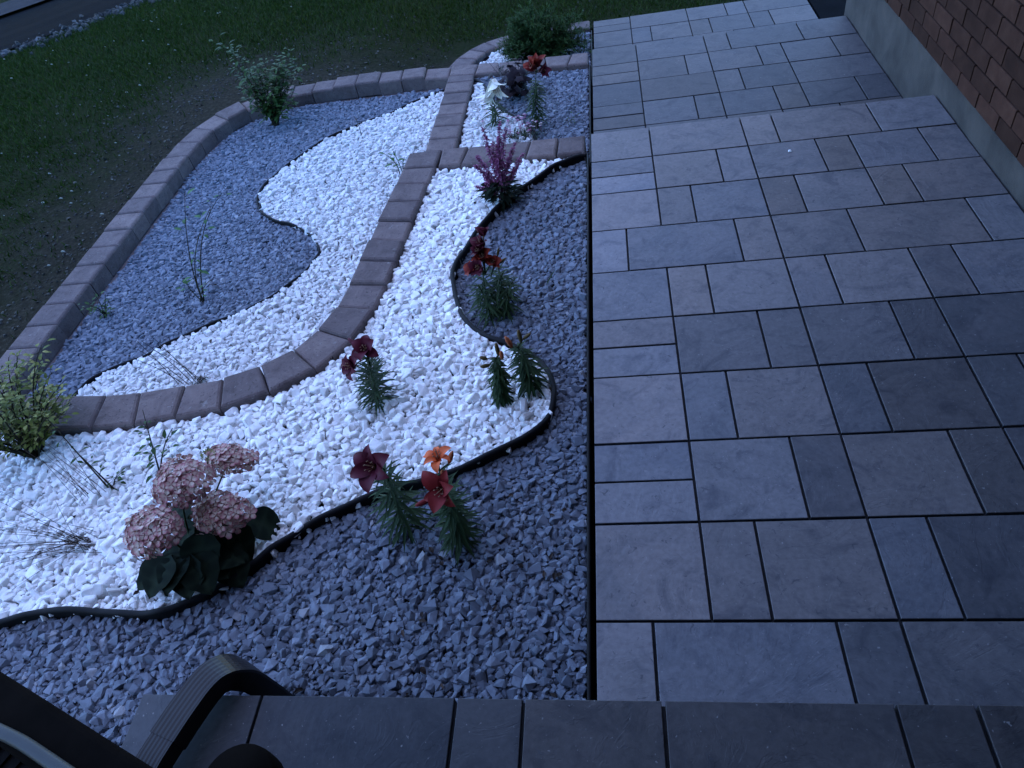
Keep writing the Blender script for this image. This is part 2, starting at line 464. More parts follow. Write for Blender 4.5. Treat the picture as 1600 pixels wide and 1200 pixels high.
# ------------------------------------------------------------------ ground, road
def build_ground():
    far = [9, 12, 18, 30, 60, 120, 250]
    xs = np.concatenate([[-250, -120, -60, -30, -20, -16, -14], np.arange(-13, 3.01, 0.09), [4, 6, 10, 20, 60, 120, 250]])
    ys = np.concatenate([[-250, -120, -60, -20, -8, -4], np.arange(-2, 13.01, 0.09), [14, 16, 20, 30, 60, 120, 250]])
    X, Y = np.meshgrid(xs, ys)
    Z = lawn_z(X, Y)
    Z = np.where(inside(GARDEN, X, Y), -0.95, Z)
    V = np.stack([X.ravel(), Y.ravel(), Z.ravel()], 1)
    w, h = len(xs), len(ys)
    I = np.arange(w * h).reshape(h, w)
    F = np.stack([I[:-1, :-1].ravel(), I[:-1, 1:].ravel(), I[1:, 1:].ravel(), I[1:, :-1].ravel()], 1)
    me = np_mesh('ground', V, F, M['ground'])
    at = me.attributes.new('bare', 'FLOAT', 'POINT')
    at.data.foreach_set('value', lawn_bare(X, Y).ravel().astype(np.float32))
    me.polygons.foreach_set('use_smooth', np.ones(len(me.polygons), dtype=bool))
    tag(link('ground', me), kind='structure')

def strip_on_ground(name, a, d, n0, n1, lo, hi, mat, lift):
    """a strip of road parallel to direction d through a, between offsets n0 and n1"""
    d = Vector(d).normalized()
    nrm = Vector((-d.y, d.x))
    ts = np.linspace(lo, hi, 80)
    ns = np.linspace(n0, n1, 9)
    T, N = np.meshgrid(ts, ns)
    X = a[0] + d.x * T + nrm.x * N
    Y = a[1] + d.y * T + nrm.y * N
    Z = lawn_z(X, Y) + lift
    V = np.stack([X.ravel(), Y.ravel(), Z.ravel()], 1)
    I = np.arange(T.size).reshape(T.shape)
    F = np.stack([I[:-1, :-1].ravel(), I[:-1, 1:].ravel(), I[1:, 1:].ravel(), I[1:, :-1].ravel()], 1)
    o = link(name, np_mesh(name, V, F, mat))
    return tag(o, kind='structure')

RA, RD = (-7.59, 7.96), (1.38, 1.70)
build_ground()
strip_on_ground('road', RA, RD, 0.30, 3.1, -25, 25, M['asphalt'], 0.02)
strip_on_ground('path', RA, RD, 3.1, 4.6, -25, 25, M['pale_concrete'], 0.06)
dw = MB()
dw.box(11.07 * U + 0.012, 9, 4.86, 16, -0.90, -0.452)
tag(dw.build('driveway', M['asphalt']), kind='structure')
sb = MB()
soil_poly = [(-3.0, -1.4), (-0.015, -1.4), (-0.015, 2.95), (-1.0, 2.95)] + [((a[0] + b[0]) / 2, (a[1] + b[1]) / 2) for a, b in MID[::-1]] + [(-3.0, 0.95)]
sb.add([(x, y, z) for z in (-0.9, -0.135) for x, y in soil_poly], [tuple(range(len(soil_poly) - 1, -1, -1)), tuple(len(soil_poly) + i for i in range(len(soil_poly)))]
       + [(i, (i + 1) % len(soil_poly), len(soil_poly) + (i + 1) % len(soil_poly), len(soil_poly) + i) for i in range(len(soil_poly))])
sb.box(-3.0, -1.02, 3.4, 4.66, -0.9, -0.365)
sb.box(-3.0, -1.30, 1.30, 3.38, -0.9, -0.367)
sb.box(-3.0, -1.75, 1.02, 1.29, -0.9, -0.369)
sb.box(-1.0, -0.015, 2.95, 4.66, -0.9, -0.29)
sb.box(-1.0, -0.015, 4.68, 5.93, -0.9, -0.545)
sb2 = MB()
tag(sb.build('soil', M['soil']), kind='structure')

# ------------------------------------------------------------------ paved levels
def slab_mesh(w, d, cache={}):
    k = (round(w, 4), round(d, 4))
    if k not in cache:
        g = 0.0042
        cache[k] = bevel_prism('paver', [(g, g), (w - g, g), (w - g, d - g), (g, d - g)], -0.06, 0.0, 0.0018, M['paver'])
        cache[k].materials.append(M['joint'])
        cache[k].polygons.foreach_set('material_index', [1] * 5 + [0] * 9)
    return cache[k]

prnd = random.Random(5)
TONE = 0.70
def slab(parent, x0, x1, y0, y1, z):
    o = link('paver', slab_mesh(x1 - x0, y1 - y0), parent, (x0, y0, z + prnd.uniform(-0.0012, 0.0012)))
    # the blend of slabs: random tones, some with a brown cast
    k = TONE * prnd.choice((1.0, 1.05, 1.1, 0.95, 0.88, 0.80)) * (1.3 if -0.01 < x0 < 0.01 and abs(z) < 0.1 else 1.0) * (0.56 if x0 > 5.9 * U and y0 < 1.2 else 0.80 if x0 > 3.9 * U and y0 < 1.2 else 1.0)  # light falloff painted in: left column paler, near right slabs darker
    w = prnd.choice((-0.07, -0.05, 0.0, 0.02, -0.08, -0.03))
    if 4.9 * U < x0 < 10.2 * U and 1.2 < y0 < 2.9:
        w = prnd.choice((0.06, 0.04, 0.0, 0.08, -0.03))
    if x0 > 5.9 * U and y0 < 1.2:
        w = prnd.choice((-0.05, -0.02, -0.07))
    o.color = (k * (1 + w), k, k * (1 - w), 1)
    o.rotation_euler = (prnd.uniform(-0.002, 0.002), prnd.uniform(-0.002, 0.002), prnd.uniform(-0.0012, 0.0012))
    return o

def row(parent, xs, y0, y1, z, halved=False):
    xs = [x * U for x in xs]
    for i, (a, b) in enumerate(zip(xs[:-1], xs[1:])):
        if i == 0 and halved:
            m = (y0 + y1) / 2
            slab(parent, a, b, y0, m, z)
            slab(parent, a, b, m, y1, z)
        else:
            slab(parent, a, b, y0, y1, z)

WU = WALLX / U - 0.01
def level(name, x0, x1, y0, y1, z, bottom):
    b = MB()
    b.box(x0 + 0.012, x1 - 0.002, y0 + 0.012, y1 - 0.012, bottom, z - 0.014)
    return tag(b.build(name, M['joint']), kind='structure')

pav0 = level('pavement', 0, WALLX, -0.33, 9 * D, Z0, -1.0)
rows0 = [([0, 2, 5, 6, 9, WU], 0), ([0, 2, 4, 5, 7, 8, 10, WU], 1), ([0, 2, 3, 5, 6, 8, 9, WU], 0), ([0, 1, 4, 5, 7, 10, WU], 0),
         ([0, 2, 3, 5, 6, 8, 9, WU], 0), ([0, 2, 4, 5, 7, 8, 10, WU], 1), ([0, 2, 3, 5, 6, 8, 9, WU], 0), ([0, 2, 4, 5, 7, 8, 10, WU], 1),
         ([0, 2, 3, 5, 6, 8, WU], 0), ([0, 1, 4, 5, 8, WU], 0)]
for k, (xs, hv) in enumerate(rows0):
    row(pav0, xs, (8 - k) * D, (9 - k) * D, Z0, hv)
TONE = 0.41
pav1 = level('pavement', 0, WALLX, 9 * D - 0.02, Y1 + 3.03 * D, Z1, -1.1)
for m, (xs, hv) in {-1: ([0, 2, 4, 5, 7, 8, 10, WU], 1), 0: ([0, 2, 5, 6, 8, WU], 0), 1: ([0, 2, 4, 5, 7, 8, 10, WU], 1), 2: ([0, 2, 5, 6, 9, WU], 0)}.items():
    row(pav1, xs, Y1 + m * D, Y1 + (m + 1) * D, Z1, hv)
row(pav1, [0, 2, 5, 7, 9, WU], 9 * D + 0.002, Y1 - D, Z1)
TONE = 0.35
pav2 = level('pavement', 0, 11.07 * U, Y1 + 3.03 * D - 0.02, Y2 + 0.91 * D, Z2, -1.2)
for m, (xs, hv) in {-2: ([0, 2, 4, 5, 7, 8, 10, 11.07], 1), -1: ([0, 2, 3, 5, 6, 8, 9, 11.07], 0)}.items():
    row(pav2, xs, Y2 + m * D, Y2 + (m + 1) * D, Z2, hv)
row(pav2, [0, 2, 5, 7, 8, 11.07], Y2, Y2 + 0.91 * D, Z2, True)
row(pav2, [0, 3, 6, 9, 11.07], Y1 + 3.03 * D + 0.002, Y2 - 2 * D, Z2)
YL = -0.290
landing = level('landing', -7.32 * U, WALLX, -1.86, YL, ZL, -1.0)
TONE = 0.33  # landing slabs darkened too, part of the painted light falloff
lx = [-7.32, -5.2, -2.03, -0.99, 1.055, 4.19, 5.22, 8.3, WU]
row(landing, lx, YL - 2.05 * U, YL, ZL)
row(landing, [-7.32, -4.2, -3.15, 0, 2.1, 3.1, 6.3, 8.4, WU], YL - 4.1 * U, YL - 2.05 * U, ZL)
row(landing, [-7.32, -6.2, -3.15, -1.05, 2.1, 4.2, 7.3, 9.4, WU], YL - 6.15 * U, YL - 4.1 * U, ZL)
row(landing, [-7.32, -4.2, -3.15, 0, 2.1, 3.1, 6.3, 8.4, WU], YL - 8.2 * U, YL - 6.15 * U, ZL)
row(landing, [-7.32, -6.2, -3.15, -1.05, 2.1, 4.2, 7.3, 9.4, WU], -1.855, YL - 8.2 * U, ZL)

# ------------------------------------------------------------------ the house
HY0, HY1 = -1.90, 4.80
house = thing('brick_house', (WALLX, 0, 0), 'dark red brick house on a grey concrete foundation beside the stepped paving', 'house')
hl = Vector((WALLX, 0, 0))
fb = MB()
# foundation with a slightly uneven face and crumbled top edge
ny = 70
ysf = np.linspace(HY0, HY1, ny)
vs, fs = [], []
for i, y in enumerate(ysf):
    w = 0.004 * math.sin(y * 7.1) + 0.003 * math.sin(y * 17.0 + 1)
    tz = 0.150 + 0.007 * math.sin(y * 5.3) + random.uniform(-0.006, 0.006)
    vs += [(0.004 + w * 0.4, y, -1.2), (0.004 + w * 0.4, y, 0.02), (0.003 + w, y, tz - 0.012), (0.016 + w, y, tz), (0.30, y, tz + 0.004)]
for i in range(ny - 1):
    for j in range(4):
        a = i * 5 + j
        fs.append((a, a + 1, a + 6, a + 5))
e = (ny - 1) * 5
fs.append((e, e + 1, e + 2, e + 3, e + 4))
fb.add(vs, fs)
fb.box(0.02, 0.30, HY1 - 0.02, HY1 - 0.004, -1.2, 0.10)
fnd = fb.build('foundation', M['foundation'], house)
wl = MB()
wl.box(-0.012, 0.28, HY0, HY1 - 0.012, 0.157, 2.595)
wl.build('wall', M['mortar'], house)
BL, BP = 0.235, 0.085
def brick_mesh(l, h, d):
    return bevel_prism('brick', [(0, 0), (d, 0), (d, l), (0, l)], 0, h, 0.004, M['brick'])
bm_full = brick_mesh(BL - 0.011, BP - 0.010, 0.05)
bm_low = brick_mesh(BL - 0.011, 0.242 - 0.168 - 0.004, 0.05)
rest = MB()
brnd = random.Random(3)
for c in range(29):
    z0 = 0.168 if c == 0 else 0.245 + (c - 1) * BP
    h = (0.070 if c == 0 else BP - 0.010)
    off = -0.12 if c % 2 else 0.0
    y = HY1 - BL + 0.006 - (BL * 0.5 if c % 2 else 0)
    if c % 2:      # half brick closing the corner
        x0 = -0.027
        rest.box(x0, 0.05, HY1 - BL * 0.5 + 0.011, HY1 - 0.006, z0, z0 + h, 0.5)
    while y > HY0:
        if c < 8 and y > 1.25:
            o = link('brick', bm_low if c == 0 else bm_full, house, (-0.028 + brnd.uniform(-0.002, 0.002), y + 0.0055, z0))
            o.rotation_euler = (0, 0, brnd.uniform(-0.004, 0.004))
        else:
            rest.box(-0.028, 0.02, y + 0.0055, y + BL - 0.0055, z0, z0 + h)
        y -= BL
tag(rest.build('brick_courses', M['brick'], house), kind='stuff')
fw = MB()
fw.box(-4.4, 0.28, HY0 - 0.25, HY0 - 0.004, -1.2, 3.0)  # unseen wall behind the camera, added to block light
fw.build('front_wall', M['brick'], house)
ev = MB()
ev.box(-1.10, 0.7, HY0 - 0.6, HY1 + 0.45, 2.60, 2.76)  # unseen wide overhang, added and sized to shade the right side
ev.box(-3.12, 0.02, HY0 - 0.3, 0.35, 2.20, 2.38)  # unseen porch roof, added and set low to darken the near paving
ev.build('eave', M['stucco'], house)

# ------------------------------------------------------------------ border stones
crnd = random.Random(9)
def border(name, label, joints, top, bev=0.014, top_h=0.11, gap=0.004, base=None, group='brown stone borders'):
    a0 = joints[0][0]
    t = thing(name, (a0[0], a0[1], top), label, 'garden border', group)
    for (a, b), (c, d) in zip(joints[:-1], joints[1:]):
        A, B, C_, D_ = Vector(a), Vector(b), Vector(c), Vector(d)
        L1, L2 = (C_ - A), (D_ - B)
        g1 = L1.normalized() * gap * 0.5 if L1.length > 1e-6 else Vector((0, 0))
        g2 = L2.normalized() * gap * 0.5 if L2.length > 1e-6 else Vector((0, 0))
        quad = [A + g1, C_ - g1, D_ - g2, B + g2]
        area = sum(quad[i].x * quad[(i + 1) % 4].y - quad[(i + 1) % 4].x * quad[i].y for i in range(4))
        if area < 0:
            quad = quad[::-1]
        quad = [(q.x - a0[0], q.y - a0[1]) for q in quad]
        me = bevel_prism('block', quad, -top_h, 0, bev, M['curb'], 0.0025, crnd)
        o = link('block', me, t, (0, 0, crnd.uniform(-0.004, 0.003)))
        o.rotation_euler = (crnd.uniform(-0.004, 0.004), crnd.uniform(-0.004, 0.004), 0)
    # lower course, a ledge standing a little proud of the blocks
    lo = MB()
    pr = base if base is not None else 0.012
    for (a, b), (c, d) in zip(joints[:-1], joints[1:]):
        A, B, C_, D_ = Vector(a), Vector(b), Vector(c), Vector(d)
        n1 = (B - A).normalized() * pr
        n2 = (D_ - C_).normalized() * pr
        q = [A - n1 * 0.2, C_ - n2 * 0.2, D_ + n2, B + n1]
        area = sum(q[i].x * q[(i + 1) % 4].y - q[(i + 1) % 4].x * q[i].y for i in range(4))
        if area < 0:
            q = q[::-1]
        vv = [(p.x - a0[0], p.y - a0[1], z) for z in (-0.6, -top_h - 0.003) for p in q]
        lo.add(vv, [(3, 2, 1, 0), (4, 5, 6, 7), (0, 1, 5, 4), (1, 2, 6, 5), (2, 3, 7, 6), (3, 0, 4, 7)])
    lo.build('lower_course', M['curb'], t)
    return t

border('stone_border', 'curved brown stone border sweeping between the near white gravel bed and the lower left bed', MID, -0.002)
ac = [((-0.889, 3.005), (-0.889, 2.80)), ((-0.728, 3.003), (-0.752, 2.798)), ((-0.535, 2.995), (-0.555, 2.792)), ((-0.350, 2.990), (-0.372, 2.788)), ((-0.190, 2.985), (-0.195, 2.784)), ((-0.030, 2.98), (-0.030, 2.78))]
border('stone_border', 'short brown stone border behind the purple flower spikes, joining the curve to the paving', ac, -0.004)
bcj = []
yy = 3.03
while yy < 4.50:
    bcj.append(((-1.110, yy), (-0.902, yy - 0.02)))
    yy += 0.178
bcj.append(((-1.112, 4.590), (-0.905, 4.56)))
border('stone_border', 'straight brown stone border between the lower left bed and the small bed', bcj, -0.202)
cd = [((-1.112, 4.792), (-1.112, 4.592)), ((-0.893, 4.757), (-0.900, 4.565)), ((-0.728, 4.735), (-0.700, 4.545)), ((-0.538, 4.72), (-0.520, 4.53)), ((-0.362, 4.708), (-0.335, 4.515)), ((-0.154, 4.690), (-0.185, 4.497)), ((-0.028, 4.685), (-0.028, 4.485))]
border('stone_border', 'brown stone border in front of the dark green bush, ending at the paving', cd, -0.204)
# outer border: along the lawn, round the corner, then along the top
oj = []
yy = 0.55
while yy < 3.85:
    oj.append(((-3.185 + 0.012 * max(0, yy - 3), yy), (-2.985 + 0.01 * max(0, yy - 3), yy)))
    yy += 0.188
oj += [((-3.165, 4.00), (-2.965, 3.96)), ((-3.125, 4.22), (-2.930, 4.14)), ((-3.03, 4.43), (-2.862, 4.30)), ((-2.88, 4.62), (-2.755, 4.45)), ((-2.68, 4.76), (-2.610, 4.565)), ((-2.47, 4.835), (-2.44, 4.635))]
xx = -2.28
while xx < -1.2:
    oj.append(((xx, 4.848 - 0.02 * (xx + 2.3)), (xx + 0.012, 4.652 - 0.02 * (xx + 2.3))))
    xx += 0.190
oj.append(((-1.118, 4.80), (-1.116, 4.60)))
border('stone_border', 'long outer brown stone border between the lawn and the lower left gravel bed', oj, -0.202, base=0.03)
dj = [((-1.295, 5.03), (-1.10, 5.00)), ((-1.290, 5.22), (-1.095, 5.19)), ((-1.278, 5.42), (-1.080, 5.37)), ((-1.225, 5.60), (-1.040, 5.52)), ((-1.130, 5.76), (-0.970, 5.65)), ((-1.00, 5.89), (-0.880, 5.74)), ((-0.83, 5.975), (-0.755, 5.80)), ((-0.62, 6.02), (-0.59, 5.835)), ((-0.42, 6.045), (-0.405, 5.86)), ((-0.21, 6.06), (-0.20, 5.875)), ((-0.03, 6.065), (-0.03, 5.88))]
border('stone_border', 'lowest brown stone border curving round behind the dark green bush', dj, -0.452)

# ------------------------------------------------------------------ plastic edging
def smooth_path(pts, n=4):
    P = [Vector(p) for p in pts]
    out = []
    for i in range(len(P) - 1):
        p0, p1, p2, p3 = P[max(i - 1, 0)], P[i], P[i + 1], P[min(i + 2, len(P) - 1)]
        for k in range(n):
            t = k / n
            out.append(0.5 * ((2 * p1) + (p2 - p0) * t + (2 * p0 - 5 * p1 + 4 * p2 - p3) * t * t + (3 * p1 - p0 - 3 * p2 + p3) * t ** 3))
    out.append(P[-1])
    return out

def edging(name, label, path, z_top, z_bot, wall=0.005, bead=0.0105):
    pts = smooth_path(path)
    k = len(pts)
    o0 = pts[0]
    # profile: a thin wall with a rounded bead on top
    prof = [(-wall, z_bot), (-wall, z_top - 2 * bead)]
    for a in range(-50, 231, 35):
        prof.append((-bead * math.cos(R(a)) if True else 0, z_top - bead + bead * math.sin(R(a))))
    prof += [(wall, z_top - 2 * bead), (wall, z_bot)]
    vs, fs = [], []
    m = len(prof)
    for i, p in enumerate(pts):
        t = (pts[min(i + 1, k - 1)] - pts[max(i - 1, 0)]).normalized()
        n = Vector((-t.y, t.x))
        wob = 0.004 * math.sin(i * 0.55) + 0.003 * math.sin(i * 1.3 + 1)
        for a, z in prof:
            q = p + n * a
            vs.append((q.x - o0.x, q.y - o0.y, z + (wob if z > z_bot else 0)))
    for i in range(k - 1):
        for j in range(m - 1):
            fs.append((i * m + j, (i + 1) * m + j, (i + 1) * m + j + 1, i * m + j + 1))
    mb = MB()
    mb.add(vs, fs)
    o = mb.build(name, M['edging'], None, True, (o0.x, o0.y, 0))
    return tag(o, label, 'edging', 'black plastic edging strips')

edging('plastic_edging', 'long wavy black plastic edging between the white and grey gravel of the near bed', [(-2.6, -0.02)] + EDGE_A, -0.012, -0.135)
edging('plastic_edging', 'curved black plastic edging round the grey gravel lobe of the lower left bed', EDGE_B, -0.276, -0.36, 0.004, 0.0065)
edging('plastic_edging', 'short black plastic edging beside the white lily in the small bed', EDGE_C, -0.216, -0.30)
edging('plastic_edging', 'straight black plastic edging along the uppermost paving between near bed and slabs', [(-0.019, -0.285), (-0.019, 1.0), (-0.018, 2.0), (-0.018, 2.77)], -0.010, -0.135, 0.004, 0.006)
edging('plastic_edging', 'straight black plastic edging between the middle paving level and the small bed', [(-0.017, 3.02), (-0.017, 3.7), (-0.017, 4.47)], Z1 - 0.006, -0.30, 0.004, 0.006)
edging('plastic_edging', 'straight black plastic edging between the lowest paving level and the bush bed', [(-0.017, 4.70), (-0.017, 5.3), (-0.017, 5.86)], Z2 - 0.006, -0.55, 0.004, 0.006)

# ------------------------------------------------------------------ gravel
def stone_shape(seed, jit, bev, flat):
    """a broken chip: a skewed block with knocked-off edges"""
    r = random.Random(seed)
    bm = bmesh.new()
    tx, ty = r.uniform(0.45, 1.0), r.uniform(0.55, 1.0)
    sx, sy = r.uniform(-0.22, 0.22), r.uniform(-0.22, 0.22)
    wedge = r.uniform(0.55, 1.0)
    for z in (-1, 1):
        for y in (-1, 1):
            for x in (-1, 1):
                k = 1.0 if z < 0 else 1.0
                px = x * 0.42 * (tx if z > 0 else 1) * (wedge if y > 0 else 1) + sx * z * 0.5
                py = y * 0.42 * (ty if z > 0 else 1) + sy * z * 0.5
                bm.verts.new((px + r.uniform(-jit, jit), py + r.uniform(-jit, jit), z * 0.42 + r.uniform(-jit, jit)))
    if not bev:
        for _ in range(5):
            d = Vector((r.gauss(0, 1), r.gauss(0, 1), r.gauss(0, 1))).normalized()
            bm.verts.new(d * r.uniform(0.5, 0.62))
    bmesh.ops.convex_hull(bm, input=bm.verts)
    bmesh.ops.delete(bm, geom=[v for v in bm.verts if not v.link_faces], context='VERTS')
    if bev:
        bmesh.ops.dissolve_limit(bm, angle_limit=R(12), verts=bm.verts, edges=bm.edges)
        bmesh.ops.bevel(bm, geom=list(bm.edges), offset=bev, segments=1, profile=0.5, affect='EDGES', clamp_overlap=True)
    bmesh.ops.triangulate(bm, faces=bm.faces)
    sy2, sz = r.uniform(0.52, 0.95), r.uniform(*flat)
    V = np.array([(v.co.x * 1.1, v.co.y * 1.1 * sy2, v.co.z * 1.1 * sz) for v in bm.verts])
    bm.verts.index_update()
    F = np.array([[v.index for v in f.verts] for f in bm.faces])
    bm.free()
    return V, F

def rot_mats(n, tilt):
    az = rng.uniform(0, 2 * np.pi, n)
    ax = rng.uniform(0, 2 * np.pi, n)
    t = np.abs(rng.normal(0, tilt, n))
    c, s = np.cos(az), np.sin(az)
    Z = np.zeros((n, 3, 3)); Z[:, 0, 0] = c; Z[:, 0, 1] = -s; Z[:, 1, 0] = s; Z[:, 1, 1] = c; Z[:, 2, 2] = 1
    k = np.stack([np.cos(ax), np.sin(ax), np.zeros(n)], 1)
    K = np.zeros((n, 3, 3))
    K[:, 0, 1] = -k[:, 2]; K[:, 0, 2] = k[:, 1]; K[:, 1, 0] = k[:, 2]; K[:, 1, 2] = -k[:, 0]; K[:, 2, 0] = -k[:, 1]; K[:, 2, 1] = k[:, 0]
    I = np.eye(3)[None]
    T = I + np.sin(t)[:, None, None] * K + (1 - np.cos(t))[:, None, None] * (K @ K)
    return T @ Z

def gravel(name, label, poly, z, size, per_m2, shapes, mat, avoid=None, spread=0.30, clear=None):
    """drop stones one by one onto a height field until the bed is covered; z is the mean surface"""
    poly = np.array(poly)
    x0, y0 = poly.min(0) - 0.05
    x1, y1 = poly.max(0) + 0.05
    cell = 0.006
    W, H = int((x1 - x0) / cell) + 1, int((y1 - y0) / cell) + 1
    HF = np.full((H, W), -0.02)
    n_area = 0
    gx, gy = np.meshgrid(x0 + (np.arange(W) + .5) * cell, y0 + (np.arange(H) + .5) * cell)
    mask = inside(list(map(tuple, poly)), gx, gy)
    area = mask.sum() * cell * cell
    n = int(area * per_m2)
    # a margin so that stones do not poke through the edging
    m2 = mask.copy()
    r_in = max(1, int(size * 0.48 / cell))
    for sx, sy in ((r_in, 0), (-r_in, 0), (0, r_in), (0, -r_in)):
        m2 &= np.roll(np.roll(mask, sy, 0), sx, 1)
    iy, ix = np.nonzero(m2)
    L = size * np.exp(rng.normal(0, spread, n))
    L = np.clip(L, size * 0.45, size * 1.9)
    L[: n // 3] *= 0.8
    sh = rng.integers(0, len(shapes), n)
    pos = np.zeros((n, 3))
    HF2 = HF
    cand = rng.integers(0, len(iy), (n, 5))
    for i in range(n):
        rr = max(1, int(L[i] * 0.33 / cell))
        best = None
        for c in cand[i]:
            cy, cx = iy[c], ix[c]
            a = HF2[cy - rr:cy + rr + 1, cx - rr:cx + rr + 1]
            s = a.mean() if a.size else 9
            if best is None or s < best[0]:
                best = (s, cy, cx)
        s, cy, cx = best
        a = HF2[cy - rr:cy + rr + 1, cx - rr:cx + rr + 1]
        hz = L[i] * 0.24
        zc = s * 0.9 + a.max() * 0.1 + hz * 0.45
        np.maximum(a, zc + hz * 0.6, out=a)
        pos[i] = (x0 + (cx + rng.random()) * cell, y0 + (cy + rng.random()) * cell, zc)
    top = np.median(HF2[m2])
    pos[:, 2] += z - top
    keep = pos[:, 2] > z - size * 1.5
    if clear is not None:
        for (ex, ey, er) in clear:
            keep &= (pos[:, 0] - ex) ** 2 + (pos[:, 1] - ey) ** 2 > er * er
    Rm = rot_mats(n, 0.33)
    var = np.clip(rng.normal(0.5, 0.22, n), 0, 1)
    VV, FF, AA = [], [], []
    off = 0
    for s_i, (V, F) in enumerate(shapes):
        idx = np.nonzero((sh == s_i) & keep)[0]
        if not len(idx):
            continue
        P = np.einsum('nij,vj->nvi', Rm[idx], V) * L[idx][:, None, None] + pos[idx][:, None, :]
        VV.append(P.reshape(-1, 3))
        FF.append((F[None] + (np.arange(len(idx)) * len(V))[:, None, None]).reshape(-1, 3) + off)
        AA.append(np.repeat(var[idx], len(V)))
        off += len(idx) * len(V)
    me = np_mesh(name, np.concatenate(VV), np.concatenate(FF), mat, np.concatenate(AA))
    return tag(link(name, me), label, 'gravel', None, 'stuff')

white_shapes = [stone_shape(100 + i, 0.16, 0.075, (0.55, 0.8)) for i in range(18)]
grey_shapes = [stone_shape(200 + i, 0.20, 0.0, (0.40, 0.75)) for i in range(24)]

mid_right = [b for a, b in MID]
mid_left = [a for a, b in MID]
A_white = EDGE_A + [(-0.03, 2.782), (-0.88, 2.80)] + [(x - 0.006, y) for x, y in mid_right[::-1]] + [(-2.9, 0.85), (-2.9, -0.05), (-2.6, -0.02)]
A_grey = EDGE_A + [(-0.026, 2.79), (-0.026, -0.30), (-1.205, -0.30), (-1.215, -0.85), (-2.4, -0.85), (-2.6, -0.02)]
gravel('white_gravel', 'white marble gravel filling the near bed beside the paving', A_white, -0.035, 0.0315, 3700, white_shapes, M['white_stone'])
gravel('grey_gravel', 'blue grey crushed stone between the wavy edging and the paving slabs', A_grey, -0.062, 0.0245, 5900, grey_shapes, M['grey_stone'])
B_white = EDGE_B + [(-2.66, 1.02)] + [(x + 0.0, y) for x, y in mid_left[1:]] + [(-1.105, 3.03), (-1.105, 4.55)]
B_grey = EDGE_B + [(-2.66, 1.15), (-2.95, 1.15), (-2.955, 3.8), (-2.90, 4.1), (-2.83, 4.28), (-2.73, 4.42), (-2.58, 4.53), (-2.42, 4.60), (-1.115, 4.58)]
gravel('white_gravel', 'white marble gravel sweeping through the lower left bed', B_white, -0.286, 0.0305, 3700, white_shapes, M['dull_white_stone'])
gravel('grey_gravel', 'blue grey crushed stone lobe in the lower left bed', B_grey, -0.300, 0.0245, 5900, grey_shapes, M['grey_stone'])
C_white = EDGE_C + [(-0.36, 3.02), (-0.89, 3.02), (-0.895, 4.5)]
C_grey = EDGE_C + [(-0.026, 3.02), (-0.026, 4.47), (-0.19, 4.485), (-0.70, 4.53), (-0.896, 4.545)]
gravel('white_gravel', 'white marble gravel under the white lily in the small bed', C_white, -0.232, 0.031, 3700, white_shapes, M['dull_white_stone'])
gravel('grey_gravel', 'blue grey crushed stone in the small bed beside the middle paving', C_grey, -0.240, 0.0245, 5900, grey_shapes, M['grey_stone'])
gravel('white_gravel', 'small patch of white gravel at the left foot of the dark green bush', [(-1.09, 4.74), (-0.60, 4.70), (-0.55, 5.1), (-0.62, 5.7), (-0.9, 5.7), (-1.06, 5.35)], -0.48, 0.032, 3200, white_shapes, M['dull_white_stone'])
gravel('grey_gravel', 'blue grey crushed stone between the dark green bush and the lowest paving', [(-0.55, 4.70), (-0.026, 4.68), (-0.026, 5.87), (-0.6, 5.82), (-0.55, 5.1)], -0.485, 0.026, 4800, grey_shapes, M['grey_stone'])

def shoulder():
    n = 1900
    d = Vector(RD).normalized()
    nr = Vector((-d.y, d.x))
    T = rng.uniform(-9, 7, n)
    N = 0.15 + rng.normal(0, 0.17, n)
    X = RA[0] + d.x * T + nr.x * N
    Y = RA[1] + d.y * T + nr.y * N
    L = rng.uniform(0.02, 0.085, n)
    Zc = lawn_z(X, Y) + 0.015
    V0, F0 = grey_shapes[0]
    Rm = rot_mats(n, 0.4)
    P = np.einsum('nij,vj->nvi', Rm, V0) * L[:, None, None] + np.stack([X, Y, Zc], 1)[:, None, :]
    F = (F0[None] + (np.arange(n) * len(V0))[:, None, None]).reshape(-1, 3)
    me = np_mesh('shoulder_gravel', P.reshape(-1, 3), F, M['shoulder'], np.repeat(rng.random(n) ** 2, len(V0)))
    tag(link('shoulder_gravel', me), 'pale loose gravel along the edge of the road', 'gravel', None, 'stuff')
shoulder()

